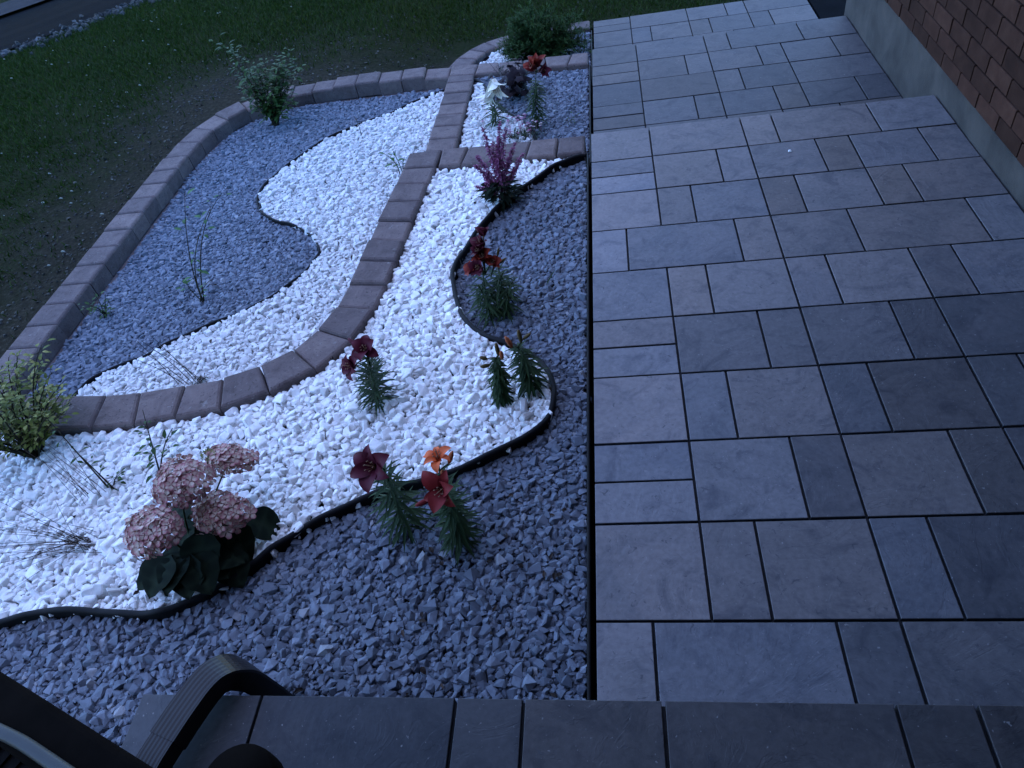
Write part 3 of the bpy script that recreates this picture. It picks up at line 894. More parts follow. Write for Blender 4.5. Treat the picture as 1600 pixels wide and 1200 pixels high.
# ------------------------------------------------------------------ lawn grass
def grass():
    n = 230000
    X = np.concatenate([rng.uniform(-9.5, -3.19, n * 3 // 4), rng.uniform(-3.3, 1.9, n // 4)])
    Y = np.concatenate([rng.uniform(0.2, 10.5, n * 3 // 4), rng.uniform(4.80, 8.6, n // 4)])
    bare = lawn_bare(X, Y)
    pat = 0.5 + 0.5 * np.sin(X * 1.9 + np.sin(Y * 1.3) * 2) * np.sin(Y * 2.3 + np.cos(X * 1.7) * 2)
    pat2 = 0.5 + 0.5 * np.sin(X * 7.3 + np.sin(Y * 5.1) * 2) * np.sin(Y * 6.7 + np.cos(X * 4.3) * 2)
    keep = rng.random(len(X)) < np.clip(1.12 - 1.25 * bare - 0.35 * pat - 0.25 * pat2, 0.03, 1)
    keep &= ~inside(GARDEN, X, Y)
    keep &= ~((X > -3.21) & (Y < 4.87))
    keep &= ~((X > -1.32) & (Y < 6.09) & (X < 1.9))
    d = Vector(RD).normalized()
    nr = Vector((-d.y, d.x))
    off = (X - RA[0]) * nr.x + (Y - RA[1]) * nr.y
    keep &= off < 0.12 + 0.06 * np.sin(X * 5)
    keep &= ~((X > 1.80) & (Y < 16))
    X, Y = X[keep], Y[keep]
    m = len(X)
    Z = lawn_z(X, Y) - 0.004
    h = rng.uniform(0.022, 0.060, m) * (1 - 0.35 * bare[keep])
    w = rng.uniform(0.0025, 0.0055, m)
    a = rng.uniform(0, 2 * np.pi, m)
    lean = rng.uniform(0.2, 1.3, m) * h
    la = rng.uniform(0, 2 * np.pi, m)
    cx, sx = np.cos(a) * w, np.sin(a) * w
    lx, ly = np.cos(la) * lean, np.sin(la) * lean
    B1 = np.stack([X - cx, Y - sx, Z], 1)
    B2 = np.stack([X + cx, Y + sx, Z], 1)
    T1 = np.stack([X - cx * .7 + lx * .35, Y - sx * .7 + ly * .35, Z + h * .6], 1)
    T2 = np.stack([X + cx * .7 + lx * .35, Y + sx * .7 + ly * .35, Z + h * .6], 1)
    TT = np.stack([X + lx, Y + ly, Z + h], 1)
    V = np.stack([B1, B2, T2, T1, TT], 1).reshape(-1, 3)
    k = np.arange(m)[:, None] * 5
    F = np.concatenate([k + np.array([[0, 1, 2]]), k + np.array([[0, 2, 3]]), k + np.array([[3, 2, 4]])], 0)
    me = np_mesh('lawn_grass', V, F, M['grass'], np.repeat(np.clip(rng.normal(0.45, 0.25, m), 0, 1), 5))
    tag(link('lawn_grass', me), 'thin dark green lawn grass with worn soil patches', 'grass', None, 'stuff')
    # clover heads and pale bits lying in the lawn
    n = 190
    X = rng.uniform(-8.5, -3.3, n); Y = rng.uniform(1.2, 9.5, n)
    off = (X - RA[0]) * nr.x + (Y - RA[1]) * nr.y
    k = off < 0.0
    X, Y = X[k], Y[k]
    n = len(X)
    V0, F0 = grey_shapes[1]
    L = rng.uniform(0.008, 0.022, n)
    Zc = lawn_z(X, Y) + rng.uniform(0.004, 0.05, n)
    P = V0[None] * L[:, None, None] + np.stack([X, Y, Zc], 1)[:, None, :]
    F = (F0[None] + (np.arange(n) * len(V0))[:, None, None]).reshape(-1, 3)
    me = np_mesh('clover_flowers', P.reshape(-1, 3), F, M['clover'], np.repeat(rng.uniform(0.0, 0.3, n), len(V0)))
    tag(link('clover_flowers', me), 'tiny pale clover heads scattered in the lawn', 'clover', None, 'stuff')
grass()

def crumbs():
    n = 5200
    X = np.concatenate([rng.uniform(-5.2, -3.2, n), rng.uniform(-3.4, 0.2, n // 2)])
    Y = np.concatenate([rng.uniform(0.6, 6.2, n), rng.uniform(4.88, 6.9, n // 2)])
    k = (rng.random(len(X)) < lawn_bare(X, Y) * 0.9) & ~inside(GARDEN, X, Y) & ~((X > -3.21) & (Y < 4.87)) & ~((X > -1.32) & (Y < 6.09))
    X, Y = X[k], Y[k]
    n = len(X)
    V0, F0 = grey_shapes[3]
    L = rng.uniform(0.005, 0.018, n) * np.where(rng.random(n) < 0.1, 1.6, 1)
    Rm = rot_mats(n, 0.5)
    P = np.einsum('nij,vj->nvi', Rm, V0) * L[:, None, None] + np.stack([X, Y, lawn_z(X, Y) + 0.003], 1)[:, None, :]
    F = (F0[None] + (np.arange(n) * len(V0))[:, None, None]).reshape(-1, 3)
    me = np_mesh('soil_crumbs', P.reshape(-1, 3), F, M['crumb'], np.repeat(rng.random(n) ** 2.2, len(V0)))
    tag(link('soil_crumbs', me), 'crumbs of soil and small stones on the worn turf beside the outer border', 'soil', None, 'stuff')
crumbs()

# ------------------------------------------------------------------ plants
def lily_petals(L, W, recurve, mat, cache={}):
    k = (L, W, recurve, mat.name)
    if k in cache:
        return cache[k]
    mb = MB()
    segs, vs, fs, av = 8, [], [], []
    r, z, ang = 0.004, 0.0, R(72)
    for i in range(segs + 1):
        t = i / segs
        w = W * 0.66 * (0.34 + 0.66 * math.sin(math.pi * min(1, t * 0.92 + 0.06)) ** 0.8) * (1 - t ** 6)
        w = max(w, 0.0006)
        for s in (-1, -0.5, 0, 0.5, 1):
            cup = 0.28 * w * (s * s)
            vs.append((r - cup * math.sin(ang), s * w, z + cup * math.cos(ang)))
            av.append(0.15 + 0.55 * t + 0.25 * (1 - abs(s)) - (0.15 if s == 0 else 0))
        ang -= recurve / segs * (0.5 + 1.2 * t)
        r += math.cos(ang) * L / segs
        z += math.sin(ang) * L / segs
    for i in range(segs):
        for j in range(4):
            a = i * 5 + j
            fs.append((a, a + 1, a + 6, a + 5))
    mb.add(vs, fs, av)
    cache[k] = mb.mesh('petal', mat, True)
    return cache[k]

def lily_flower(parent, loc, axis, L, W, recurve, mat, seed=0):
    r = random.Random(seed)
    mb = MB()
    for i in range(6):
        a = i * math.pi / 3 + 0.3
        tip = (math.cos(a) * L * 0.16, math.sin(a) * L * 0.16, L * 0.48)
        mb.tube([(math.cos(a) * 0.003, math.sin(a) * 0.003, 0), (tip[0] * 0.55, tip[1] * 0.55, tip[2] * 0.6), tip], 0.0010, 0.0007, 5, 0.3)
        mb.tube([(tip[0] - 0.003, tip[1], tip[2]), (tip[0] + 0.003, tip[1], tip[2] + 0.001)], 0.0017, 0.0017, 5, 0.0)
    mb.tube([(0, 0, -0.012), (0, 0, 0.0), (0.004, 0, L * 0.75)], 0.0035, 0.0013, 6, 0.6)
    fl = mb.build('flower', M['stamen'], parent, True)
    fl.location = loc
    fl.rotation_mode = 'QUATERNION'
    fl.rotation_quaternion = Vector((0, 0, 1)).rotation_difference(Vector(axis).normalized()) @ Quaternion((0, 0, 1), r.uniform(0, 1))
    me = lily_petals(L, W, recurve, mat)
    for i in range(6):
        p = link('petal', me, fl)
        p.rotation_euler = (r.uniform(-0.20, 0.20), r.uniform(-0.34, 0.30), i * math.pi / 3 + r.uniform(-0.12, 0.12))
        s = r.uniform(0.88, 1.08) * (0.93 if i % 2 else 1.0)
        p.scale = (s, s * (0.82 if i % 2 else 1.05), s)
    return fl

def bud(parent, base, d, L, r, mat):
    mb = MB()
    d = Vector(d).normalized()
    pts = [Vector(base) + d * L * t for t in (0, .15, .4, .7, .9, 1)]
    rad = [0.35, 0.75, 1.0, 0.9, 0.55, 0.15]
    u = d.orthogonal().normalized(); w = d.cross(u)
    vs, fs = [], []
    for p, k in zip(pts, rad):
        for j in range(9):
            a = 2 * math.pi * j / 9
            rr = r * k * (1 + 0.12 * math.cos(3 * a))
            vs.append(p + (u * math.cos(a) + w * math.sin(a)) * rr)
    for i in range(5):
        for j in range(9):
            fs.append((i * 9 + j, i * 9 + (j + 1) % 9, (i + 1) * 9 + (j + 1) % 9, (i + 1) * 9 + j))
    fs.append(tuple(45 + j for j in range(9)))
    mb.add(vs, fs, [0.2 + 0.6 * (i // 9) / 5 for i in range(54)])
    return mb.build('bud', mat, parent, True)

def bez(p0, p1, p2, n=10):
    p0, p1, p2 = Vector(p0), Vector(p1), Vector(p2)
    return [p0 * (1 - t) ** 2 + p1 * 2 * t * (1 - t) + p2 * t * t for t in [i / n for i in range(n + 1)]]

def lily_stalk(parent, path, n, L, W, r, t0=0.02, t1=0.97, up=0.55, droop=0.7, thick=0.004):
    """stem along a path with whorled strap leaves"""
    st = MB()
    st.tube(path, thick, thick * 0.7, 7, 0.4)
    st.build('stem', M['stem'], parent, True)
    fo = MB()
    k = len(path) - 1
    a = r.uniform(0, 6)
    for i in range(n):
        t = t0 + (t1 - t0) * (i / n)
        f = t * k
        j = min(int(f), k - 1)
        p = path[j].lerp(path[j + 1], f - j)
        a += 2.39996 + r.uniform(-0.3, 0.3)
        u = up + 0.35 * (t - 0.5) + r.uniform(-0.2, 0.2)
        d = Vector((math.cos(a), math.sin(a), u))
        s = (0.70 + 0.45 * math.sin(math.pi * min(1, t + 0.12))) * r.uniform(0.8, 1.15)
        fo.leaf(p, d, L * s, W * s, droop * r.uniform(0.6, 1.3), 0.3, 5, 0.62, min(1, max(0, r.gauss(0.45, 0.2))))
    fo.build('foliage', M['lily_leaf'], parent, True)

def lily(name, label, base, top, flowers=(), buds=(), n=70, L=0.085, W=0.011, lean=(0, 0), seed=1, cat='lily', group='lilies in the gravel beds', fo_top=1.0, **kw):
    r = random.Random(seed)
    t = thing(name, base, label, cat, group)
    b, e = Vector((0, 0, -0.03)), Vector(top) - Vector(base)
    path = bez(b, Vector((e.x * 0.35 + lean[0], e.y * 0.35 + lean[1], e.z * 0.55)), e * 1.0, 14)
    lily_stalk(t, path, n, L, W, r, 0.08, fo_top, **kw)
    ped = MB()
    for i, (pos, axis, l, w, rec, mat) in enumerate(flowers):
        q = Vector(pos) - Vector(base)
        ped.tube(bez(e, (e + q) / 2 + Vector((0, 0, 0.015)), q, 5), 0.0026, 0.0024, 6, 0.5)
        lily_flower(t, q, axis, l, w, rec, mat, seed * 10 + i)
    for i, (pos, d, l, rr, mat) in enumerate(buds):
        q = Vector(pos) - Vector(base)
        ped.tube(bez(e, (e + q) / 2 + Vector((0, 0, 0.006)), q, 4), 0.0024, 0.0022, 6, 0.5)
        bud(t, q, d, l, rr, mat)
    if ped.v:
        ped.build('flower_stalk', M['stem'], t, True)
    return t

DP, RP, OP, RO, WP = M['dark_petal'], M['red_petal'], M['orange_petal'], M['redorange_petal'], M['white_petal']
# --- near bed
lily('lily', 'dark red lily with two open blooms in the white gravel beside the curved stone border', (-0.868, 0.954, -0.04), (-0.838, 0.968, 0.205),
     [((-0.885, 0.93, 0.205), (-0.55, -0.55, 0.55), 0.075, 0.040, 1.9, DP), ((-0.835, 0.965, 0.245), (0.05, -0.45, 0.9), 0.072, 0.042, 1.8, DP)],
     [((-0.875, 0.99, 0.25), (-0.7, 0.5, 0.4), 0.05, 0.009, DP)], 150, 0.088, 0.0095, seed=21)
lily('lily', 'single dark red lily rooted in grey gravel below the wavy edging', (-0.645, 0.372, -0.06), (-0.634, 0.372, 0.275),
     [((-0.648, 0.36, 0.305), (-0.18, -0.55, 0.8), 0.098, 0.046, 1.75, DP)], [], 110, 0.098, 0.0115, seed=32, up=0.35, droop=0.9)
lily('lily', 'red lily with a leafy stem standing in grey gravel in front of an orange bloom', (-0.441, 0.299, -0.06), (-0.430, 0.300, 0.245),
     [((-0.434, 0.296, 0.268), (-0.12, -0.75, 0.62), 0.085, 0.038, 1.6, RP)], [((-0.478, 0.285, 0.235), (-0.8, -0.3, -0.15), 0.055, 0.009, RP)], 125, 0.078, 0.012, seed=43, up=0.3, droop=1.0)
lily('lily', 'bright orange lily with long stamens and side buds behind the red lily', (-0.475, 0.395, -0.06), (-0.470, 0.397, 0.225),
     [((-0.462, 0.40, 0.268), (-0.05, 0.05, 1.0), 0.075, 0.026, 2.3, OP)],
     [((-0.432, 0.395, 0.262), (0.35, 0.1, 0.8), 0.058, 0.0085, M['bud_orange']), ((-0.455, 0.375, 0.215), (0.15, -0.2, 0.9), 0.060, 0.0085, M['bud_orange'])], 40, 0.075, 0.010, seed=54)
lily('lily', 'closed lily with green buds, standing left of the two budding lilies', (-0.356, 0.930, -0.04), (-0.340, 0.934, 0.195),
     [], [((-0.330, 0.935, 0.205), (0.0, 0.05, 1), 0.060, 0.0085, M['bud_green']), ((-0.318, 0.93, 0.190), (0.05, -0.1, 1), 0.045, 0.0085, M['bud_orange']),
          ((-0.372, 0.925, 0.20), (-0.9, 0, 0.45), 0.030, 0.008, M['bud_green']), ((-0.366, 0.92, 0.175), (-0.9, -0.3, 0.1), 0.038, 0.008, M['bud_green'])], 165, 0.060, 0.0125, seed=65, up=0.0, droop=1.0)
lily('lily', 'closed lily with bright orange and tan buds against the wavy edging', (-0.233, 0.990, -0.04), (-0.262, 0.983, 0.195),
     [], [((-0.283, 0.98, 0.200), (-0.35, 0.1, 0.9), 0.055, 0.0095, M['bud_orange']), ((-0.247, 0.985, 0.215), (-0.05, 0.05, 1), 0.062, 0.0085, M['bud_green']),
          ((-0.240, 0.99, 0.225), (0.75, 0.2, 0.5), 0.040, 0.007, M['bud_green'])], 120, 0.082, 0.013, seed=76, up=0.15, droop=1.0)
# clump of several stems
def lily_clump():
    base = Vector((-0.423, 1.497, -0.06))
    t = thing('lily', base, 'bushy red orange lily clump with many stems in grey gravel beside the edging bend', 'lily', 'lilies in the gravel beds')
    r = random.Random(87)
    for (dx, dy, tx, ty, tz, n) in [(0.0, 0, 0.055, 0.01, 0.215, 70), (-0.045, 0.02, -0.03, 0.01, 0.24, 50), (0.04, -0.02, 0.09, 0.0, 0.17, 60), (-0.03, -0.04, -0.055, -0.03, 0.19, 50), (0.03, 0.045, 0.03, 0.06, 0.23, 40)]:
        path = bez(Vector((dx, dy, -0.02)), Vector((dx, dy, tz * 0.6)), Vector((tx, ty, tz)), 10)
        lily_stalk(t, path, n, 0.085, 0.011, r, 0.05, 0.98, 0.3, 0.9)
    ped = MB()
    for i, (q, ax, l, w, rec, mat) in enumerate([((-0.012, 0.0, 0.295), (-0.1, -0.3, 0.9), 0.062, 0.040, 1.0, RO), ((-0.050, -0.01, 0.255), (-0.6, -0.4, 0.6), 0.062, 0.036, 1.3, RO), ((-0.030, -0.02, 0.275), (-0.3, -0.7, 0.5), 0.055, 0.036, 1.1, DP),
                                                 ((0.015, 0.005, 0.270), (0.3, -0.5, 0.7), 0.055, 0.034, 1.1, RO), ((-0.012, 0.015, 0.350), (-0.3, 0.1, 0.9), 0.062, 0.034, 0.9, DP), ((-0.022, 0.01, 0.325), (-0.4, -0.2, 0.8), 0.055, 0.032, 1.0, DP),
                                                 ((0.002, 0.02, 0.40), (0.1, 0.2, 1.0), 0.048, 0.026, 0.7, DP)]):
        ped.tube(bez((-0.02, 0, 0.22), (Vector(q) + Vector((-0.02, 0, 0.22))) / 2 + Vector((0, 0, 0.01)), q, 5), 0.0026, 0.0024, 6, 0.4)
        lily_flower(t, Vector(q), ax, l, w, rec, mat, 870 + i)
    for q, d in (((0.045, 0.01, 0.30), (0.3, 0.2, 0.9)), ((0.05, 0.0, 0.27), (0.7, 0.1, 0.5))):
        ped.tube(bez((0.0, 0, 0.2), (0.02, 0, 0.26), q, 4), 0.0024, 0.0022, 6, 0.4)
        bud(t, q, d, 0.04, 0.006, M['bud_green'])
    ped.build('flower_stalk', M['stem'], t, True)
lily_clump()
# --- small bed
lily('lily', 'drooping white lily with dark strap leaves in the small white gravel bed', (-0.662, 3.713, -0.235), (-0.635, 3.715, 0.005),
     [((-0.626, 3.70, 0.085), (0.25, -0.55, -0.55), 0.165, 0.062, 0.75, WP), ((-0.650, 3.715, 0.02), (-0.55, -0.3, -0.7), 0.14, 0.034, 0.9, WP)], [], 44, 0.10, 0.013, seed=98, up=0.35, droop=0.8, fo_top=0.7)
lily('lily', 'tall orange red lily in the grey gravel of the small bed', (-0.379, 3.643, -0.24), (-0.335, 3.647, 0.115),
     [((-0.325, 3.64, 0.150), (0.1, -0.1, 1.0), 0.090, 0.044, 0.9, RO), ((-0.342, 3.63, 0.140), (-0.35, -0.3, 0.8), 0.085, 0.040, 1.0, RO), ((-0.310, 3.64, 0.125), (0.5, -0.5, 0.2), 0.075, 0.032, 0.9, DP)],
     [], 120, 0.085, 0.013, seed=109, up=0.2, droop=1.0, fo_top=0.85)

# --- salvia with purple spikes
def salvia():
    base = Vector((-0.477, 2.401, -0.04))
    t = thing('salvia', base, 'purple flower spikes over dark leaves in front of the short stone border', 'flowering plant')
    r = random.Random(5)
    fo = MB()
    for i in range(120):
        a = r.uniform(0, 6.283)
        rr = r.uniform(0.0, 0.07)
        fo.leaf((math.cos(a) * rr, math.sin(a) * rr, r.uniform(0.0, 0.13)), (math.cos(a), math.sin(a), r.uniform(0.0, 0.9)), r.uniform(0.05, 0.085), r.uniform(0.018, 0.030), 0.7, 0.2, 4, 0.7, r.random())
    fo.build('foliage', M['hyd_leaf'], t, True)
    tips = [(-0.028, 0.0, 0.42, 1.0), (0.060, 0.015, 0.435, 1.0), (0.085, 0.01, 0.40, 0.8), (0.115, 0.02, 0.315, 0.7), (-0.105, -0.015, 0.235, 1.0), (-0.085, -0.02, 0.29, 0.9), (0.035, 0.02, 0.36, 0.9),
            (0.135, 0.02, 0.215, 0.7), (-0.06, -0.05, 0.15, 0.7), (0.0, 0.03, 0.33, 0.8), (-0.115, -0.04, 0.13, 0.6), (0.10, 0.05, 0.27, 0.6), (0.15, 0.03, 0.25, 0.5), (0.02, -0.03, 0.26, 0.8)]
    for k, (x, y, z, dens) in enumerate(tips):
        path = bez((x * 0.1, y * 0.1, 0.02), (x * 0.35, y * 0.3, z * 0.6), (x, y, z), 12)
        sp = MB()
        sp.tube(path, 0.0022, 0.0012, 5, 0.1)
        for i in range(int(150 * dens)):
            tt = 0.38 + 0.62 * (i / (150 * dens))
            f = tt * 12
            j = min(int(f), 11)
            p = path[j].lerp(path[j + 1], f - j)
            a = r.uniform(0, 6.283)
            w = 0.017 * (1.15 - tt) + 0.006
            d = Vector((math.cos(a), math.sin(a), r.uniform(-0.2, 0.8)))
            sp.leaf(p, d, w * r.uniform(1.0, 2.0), 0.0125, 0.5, 0.5, 2, 0.6, r.random())
        sp.build('flower_spike', M['purple'], t, False)
salvia()

def dianthus():
    base = Vector((-0.484, 3.500, -0.235))
    t = thing('pinks', base, 'low clump of small pink and white flowers just behind the short stone border', 'flowering plant')
    r = random.Random(6)
    fo = MB()
    for i in range(170):
        a = r.uniform(0, 6.283)
        fo.leaf((r.gauss(0, 0.05), r.gauss(0, 0.03), 0), (math.cos(a), math.sin(a), r.uniform(0.3, 1.6)), r.uniform(0.05, 0.1), 0.006, 0.6, 0.3, 3, 0.6, r.random())
    fo.build('foliage', M['lily_leaf'], t)
    for i in range(46):
        x, y, z = r.gauss(0.0, 0.065), r.gauss(0, 0.035), r.uniform(0.05, 0.15)
        fl = MB()
        v = r.random()
        for k in range(5):
            a = k * 1.2566 + r.random()
            fl.leaf((0, 0, 0), (math.cos(a), math.sin(a), 0.3), 0.013, 0.012, 0.3, 0.1, 2, 0.4, v)
        fl.tube([(0, 0, -0.05), (0, 0, 0)], 0.0009, 0.0009, 4, 0.0)
        fl.build('flower', M['pink'], t, False, (x, y, z))
dianthus()

def heuchera():
    base = Vector((-0.545, 4.135, -0.24))
    t = thing('coral_bells', base, 'dark purple leaved plant in grey gravel behind the white lily', 'plant')
    r = random.Random(7)
    st = MB()
    for i in range(150):
        a = r.uniform(0, 6.283)
        rr = abs(r.gauss(0, 0.095))
        z = r.uniform(0.03, 0.22)
        c = Vector((math.cos(a) * rr, math.sin(a) * rr, z))
        st.tube([(0, 0, 0), c * 0.6, c], 0.0016, 0.001, 4, 0.3)
        mb = MB()
        tilt = Vector((math.cos(a) * 0.8 + r.gauss(0, .35), math.sin(a) * 0.8 + r.gauss(0, .35), 1)).normalized()
        u = tilt.orthogonal().normalized(); w = tilt.cross(u)
        R0 = r.uniform(0.018, 0.031)
        vs = [c]
        for k in range(14):
            an = 6.283 * k / 14
            q = R0 * (1 + 0.22 * math.cos(5 * an)) * r.uniform(0.9, 1.1)
            vs.append(c + (u * math.cos(an) + w * math.sin(an)) * q - tilt * R0 * 0.25)
        mb.add(vs, [(0, 1 + k, 1 + (k + 1) % 14) for k in range(14)], r.random())
        mb.build('leaf', M['dark_leaf'], t, True)
    for x, y, z in ((-0.03, 0.02, 0.26), (0.06, 0.01, 0.275), (-0.11, -0.02, 0.235), (0.02, 0, 0.24)):
        p = bez((0, 0, 0.05), (x * 0.4, y, z * 0.6), (x, y, z), 6)
        st.tube(p, 0.0013, 0.0009, 4, 0.5)
        for i in range(16):
            a = r.uniform(0, 6.28)
            st.leaf(Vector((x, y, z)) + Vector((r.gauss(0, 0.02), r.gauss(0, 0.012), r.uniform(-0.04, 0.015))), (math.cos(a), math.sin(a), 0.5), 0.014, 0.009, 0.4, 0.2, 2, 0.5, 0.8)
    st.build('stem', M['dark_leaf'], t)
heuchera()

def juniper():
    base = Vector((-0.446, 5.35, -0.49))
    t = thing('evergreen_bush', base, 'dense dark green evergreen bush at the far end of the beds', 'bush')
    r = random.Random(8)
    br, fo = MB(), MB()
    for i in range(190):
        a = r.uniform(0, 6.283)
        z = r.uniform(-0.12, 1.0)
        c = math.sqrt(max(0.0, 1 - z * z))
        L = r.uniform(0.72, 1.06) * (1 + 0.12 * math.sin(a * 3 + 1))
        tip = Vector((math.cos(a) * c * 0.38 * L, math.sin(a) * c * 0.27 * L, 0.10 + z * 0.32 * L))
        path = bez((0, 0, 0), tip * 0.45 + Vector((0, 0, 0.07)), tip, 8)
        br.tube(path, 0.005, 0.0015, 5, r.random())
        for k in range(30):
            f = r.uniform(2.2, 8)
            j = min(int(f), 7)
            p = path[j].lerp(path[j + 1], f - j)
            d = (path[j + 1] - path[j]).normalized() + Vector((r.gauss(0, .55), r.gauss(0, .55), r.gauss(0.25, .5)))
            v = min(1, max(0, r.gauss(0.25 + 0.06 * f, 0.16)))
            sl = r.uniform(0.035, 0.075)
            dn = d.normalized()
            fo.leaf(p, dn, sl, 0.011, 0.3, 0.3, 2, 0.6, v)
            for q in range(4):
                pp = p + dn * sl * r.uniform(0.1, 0.8)
                fo.leaf(pp, dn + Vector((r.gauss(0, .6), r.gauss(0, .6), r.gauss(0, .6))), sl * 0.55, 0.009, 0.2, 0.3, 2, 0.6, v)
    br.build('branch', M['twig'], t)
    fo.build('foliage', M['juniper'], t)
juniper()

def leafy_bush(name, label, base, branches, mat, leaf, n_leaf, seed, cat='shrub', stem_mat='twig', width=0.5, r0=0.004):
    t = thing(name, base, label, cat)
    r = random.Random(seed)
    br, fo = MB(), MB()
    for (ctrl, tip, cnt) in branches:
        path = bez((r.gauss(0, 0.012), r.gauss(0, 0.012), -0.01), ctrl, tip, 10)
        br.tube(path, r0, r0 * 0.35, 5, r.random())
        for k in range(cnt):
            f = r.uniform(2.5, 10)
            j = min(int(f), 9)
            p = path[j].lerp(path[j + 1], f - j)
            a = r.uniform(0, 6.283)
            d = Vector((math.cos(a), math.sin(a), r.uniform(-0.1, 0.7)))
            q = p + d * r.uniform(0.0, 0.045)
            br.tube([p, q], 0.0009, 0.0007, 3, 0.5, False)
            l = leaf * r.uniform(0.6, 1.25)
            fo.leaf(q, d, l, l * width, r.uniform(0.2, 0.9), 0.2, 3, 0.75, min(1, max(0, r.gauss(0.45, 0.25))), wave=0.04)
    br.build('stem', M[stem_mat], t)
    fo.build('foliage', mat, t, True)
    return t

rb = random.Random(12)
brs = []
for i in range(26):
    a = rb.uniform(0, 6.283)
    h = rb.uniform(0.18, 0.50)
    w = rb.uniform(0.06, 0.27)
    tip = (math.cos(a) * w + 0.06, math.sin(a) * w * 0.8 + 0.03, h)
    brs.append(((tip[0] * 0.4, tip[1] * 0.4, h * 0.7), tip, 34))
for tip in ((-0.10, -0.05, 0.66), (-0.14, -0.08, 0.72), (-0.05, -0.02, 0.62), (0.24, 0.14, 0.42), (0.30, 0.16, 0.36)):
    brs.append(((tip[0] * 0.5, tip[1] * 0.5, tip[2] * 0.65), tip, 34))
leafy_bush('green_shrub', 'loose mid green shrub growing at the bend of the outer stone border', (-2.496, 4.303, -0.30), brs, M['shrub_leaf'], 0.052, 0, 13)
brs = []
for i in range(34):
    a = rb.uniform(0, 6.283)
    h = rb.uniform(0.12, 0.44)
    w = rb.uniform(0.06, 0.30)
    tip = (math.cos(a) * w - 0.02, math.sin(a) * w + 0.05, h)
    brs.append(((tip[0] * 0.5, tip[1] * 0.5, h * 0.8), tip, 38))
for i in range(9):
    brs.append(((0.03, 0.1, 0.15), (rb.uniform(-0.02, 0.17), rb.uniform(0.12, 0.24), rb.uniform(0.04, 0.24)), 30))
leafy_bush('variegated_shrub', 'yellow green shrub with cream edged leaves at the near end of the curved stone border', (-2.33, 0.76, -0.05), brs, M['variegated'], 0.030, 0, 14)
# sapling
leafy_bush('rose_sapling', 'thin upright sapling with few leaves in the grey gravel of the lower left bed', (-2.232, 2.087, -0.305),
           [((0.0, 0.02, 0.28), (0.226, 0.175, 0.50), 9), ((0.02, 0.03, 0.3), (0.15, 0.13, 0.62), 8), ((-0.05, 0, 0.1), (-0.03, 0.0, 0.14), 4), ((0.02, 0.0, 0.1), (0.1, 0.03, 0.13), 3), ((0.1, 0.08, 0.42), (0.30, 0.2, 0.55), 6)], M['bright_leaf'], 0.044, 0, 15, 'sapling')
leafy_bush('weed', 'faint green seedling against the outer stone border in the lower left bed', (-2.82, 2.02, -0.305),
           [((0.03, 0, 0.06), (0.07 * math.cos(k), 0.07 * math.sin(k), 0.10 + 0.02 * (k % 3)), 9) for k in range(6)], M['shrub_leaf'], 0.028, 0, 16, 'weed')
leafy_bush('rose_shoot', 'small shoot with a few bright green leaves beside the curved stone border', (-1.258, 3.264, -0.29),
           [((0.0, 0.0, 0.1), (-0.075, -0.025, 0.18), 7), ((0.01, 0.0, 0.08), (0.04, 0.012, 0.12), 5), ((0, 0, 0.1), (-0.02, -0.005, 0.20), 4)], M['bright_leaf'], 0.040, 0, 17, 'seedling')
leafy_bush('weed', 'green leafy trailing shoot above the white gravel left of the hydrangea', (-1.70, 0.60, -0.045),
           [((0.03, 0.06, 0.14), (-0.06, 0.22, 0.19), 16), ((0.06, 0.02, 0.08), (0.20, 0.0, 0.10), 9), ((0.02, 0.08, 0.10), (0.06, 0.17, 0.13), 9)], M['shrub_leaf'], 0.032, 0, 18, 'weed')
leafy_bush('weed', 'thin dark stemmed weed leaning over white gravel below the yellow green shrub', (-1.872, 0.586, -0.045),
           [((-0.02, -0.01, 0.14), (-0.10, 0.06, 0.36), 7), ((0.0, 0.01, 0.03), (0.03, 0.015, 0.06), 16), ((-0.02, 0, 0.1), (-0.07, 0.03, 0.22), 4)], M['shrub_leaf'], 0.026, 0, 19, 'weed')
leafy_bush('weed', 'tiny green weed in the grey gravel of the small bed', (-0.155, 3.62, -0.245),
           [((0, 0, 0.02), (0.02, 0.0, 0.045), 7), ((0, 0, 0.02), (-0.02, 0.01, 0.04), 6)], M['shrub_leaf'], 0.022, 0, 20, 'weed')

def stalks(name, label, base, tips, mat, r0=0.0018, tuft=0, seed=3):
    t = thing(name, base, label, 'dry stalks')
    r = random.Random(seed)
    mb = MB()
    for (dx, dy, x, y, z) in tips:
        mb.tube(bez((dx, dy, 0), (dx + (x - dx) * 0.4, dy + (y - dy) * 0.4, z * 0.62), (x, y, z), 9), r0, r0 * 0.5, 5, r.random())
        if tuft:
            for i in range(tuft):
                k = r.uniform(0.5, 1.0)
                p = Vector((dx + (x - dx) * k, dy + (y - dy) * k, z * k * 1.0 + 0.005))
                a = r.uniform(0, 6.28)
                mb.leaf(p, (math.cos(a), math.sin(a), r.uniform(-.2, .6)), 0.012, 0.003, 0.5, 0.2, 2, 0.6, r.random())
    mb.build('stalk', mat, t)
    return t
stalks('dry_stalks', 'fan of dry dark stalks leaning over white gravel in the lower left bed', (-2.005, 1.405, -0.295),
       [(0.0, 0, -0.07, -0.05, 0.35), (0.02, 0, -0.03, -0.02, 0.34), (-0.03, 0, -0.12, -0.05, 0.30), (-0.08, 0.0, -0.11, -0.03, 0.33), (0.05, 0.01, -0.06, -0.03, 0.27), (-0.05, 0, -0.16, -0.06, 0.25), (0.04, 0, -0.02, -0.03, 0.30)], M['dry'], 0.0021, 2)
cl = MB()
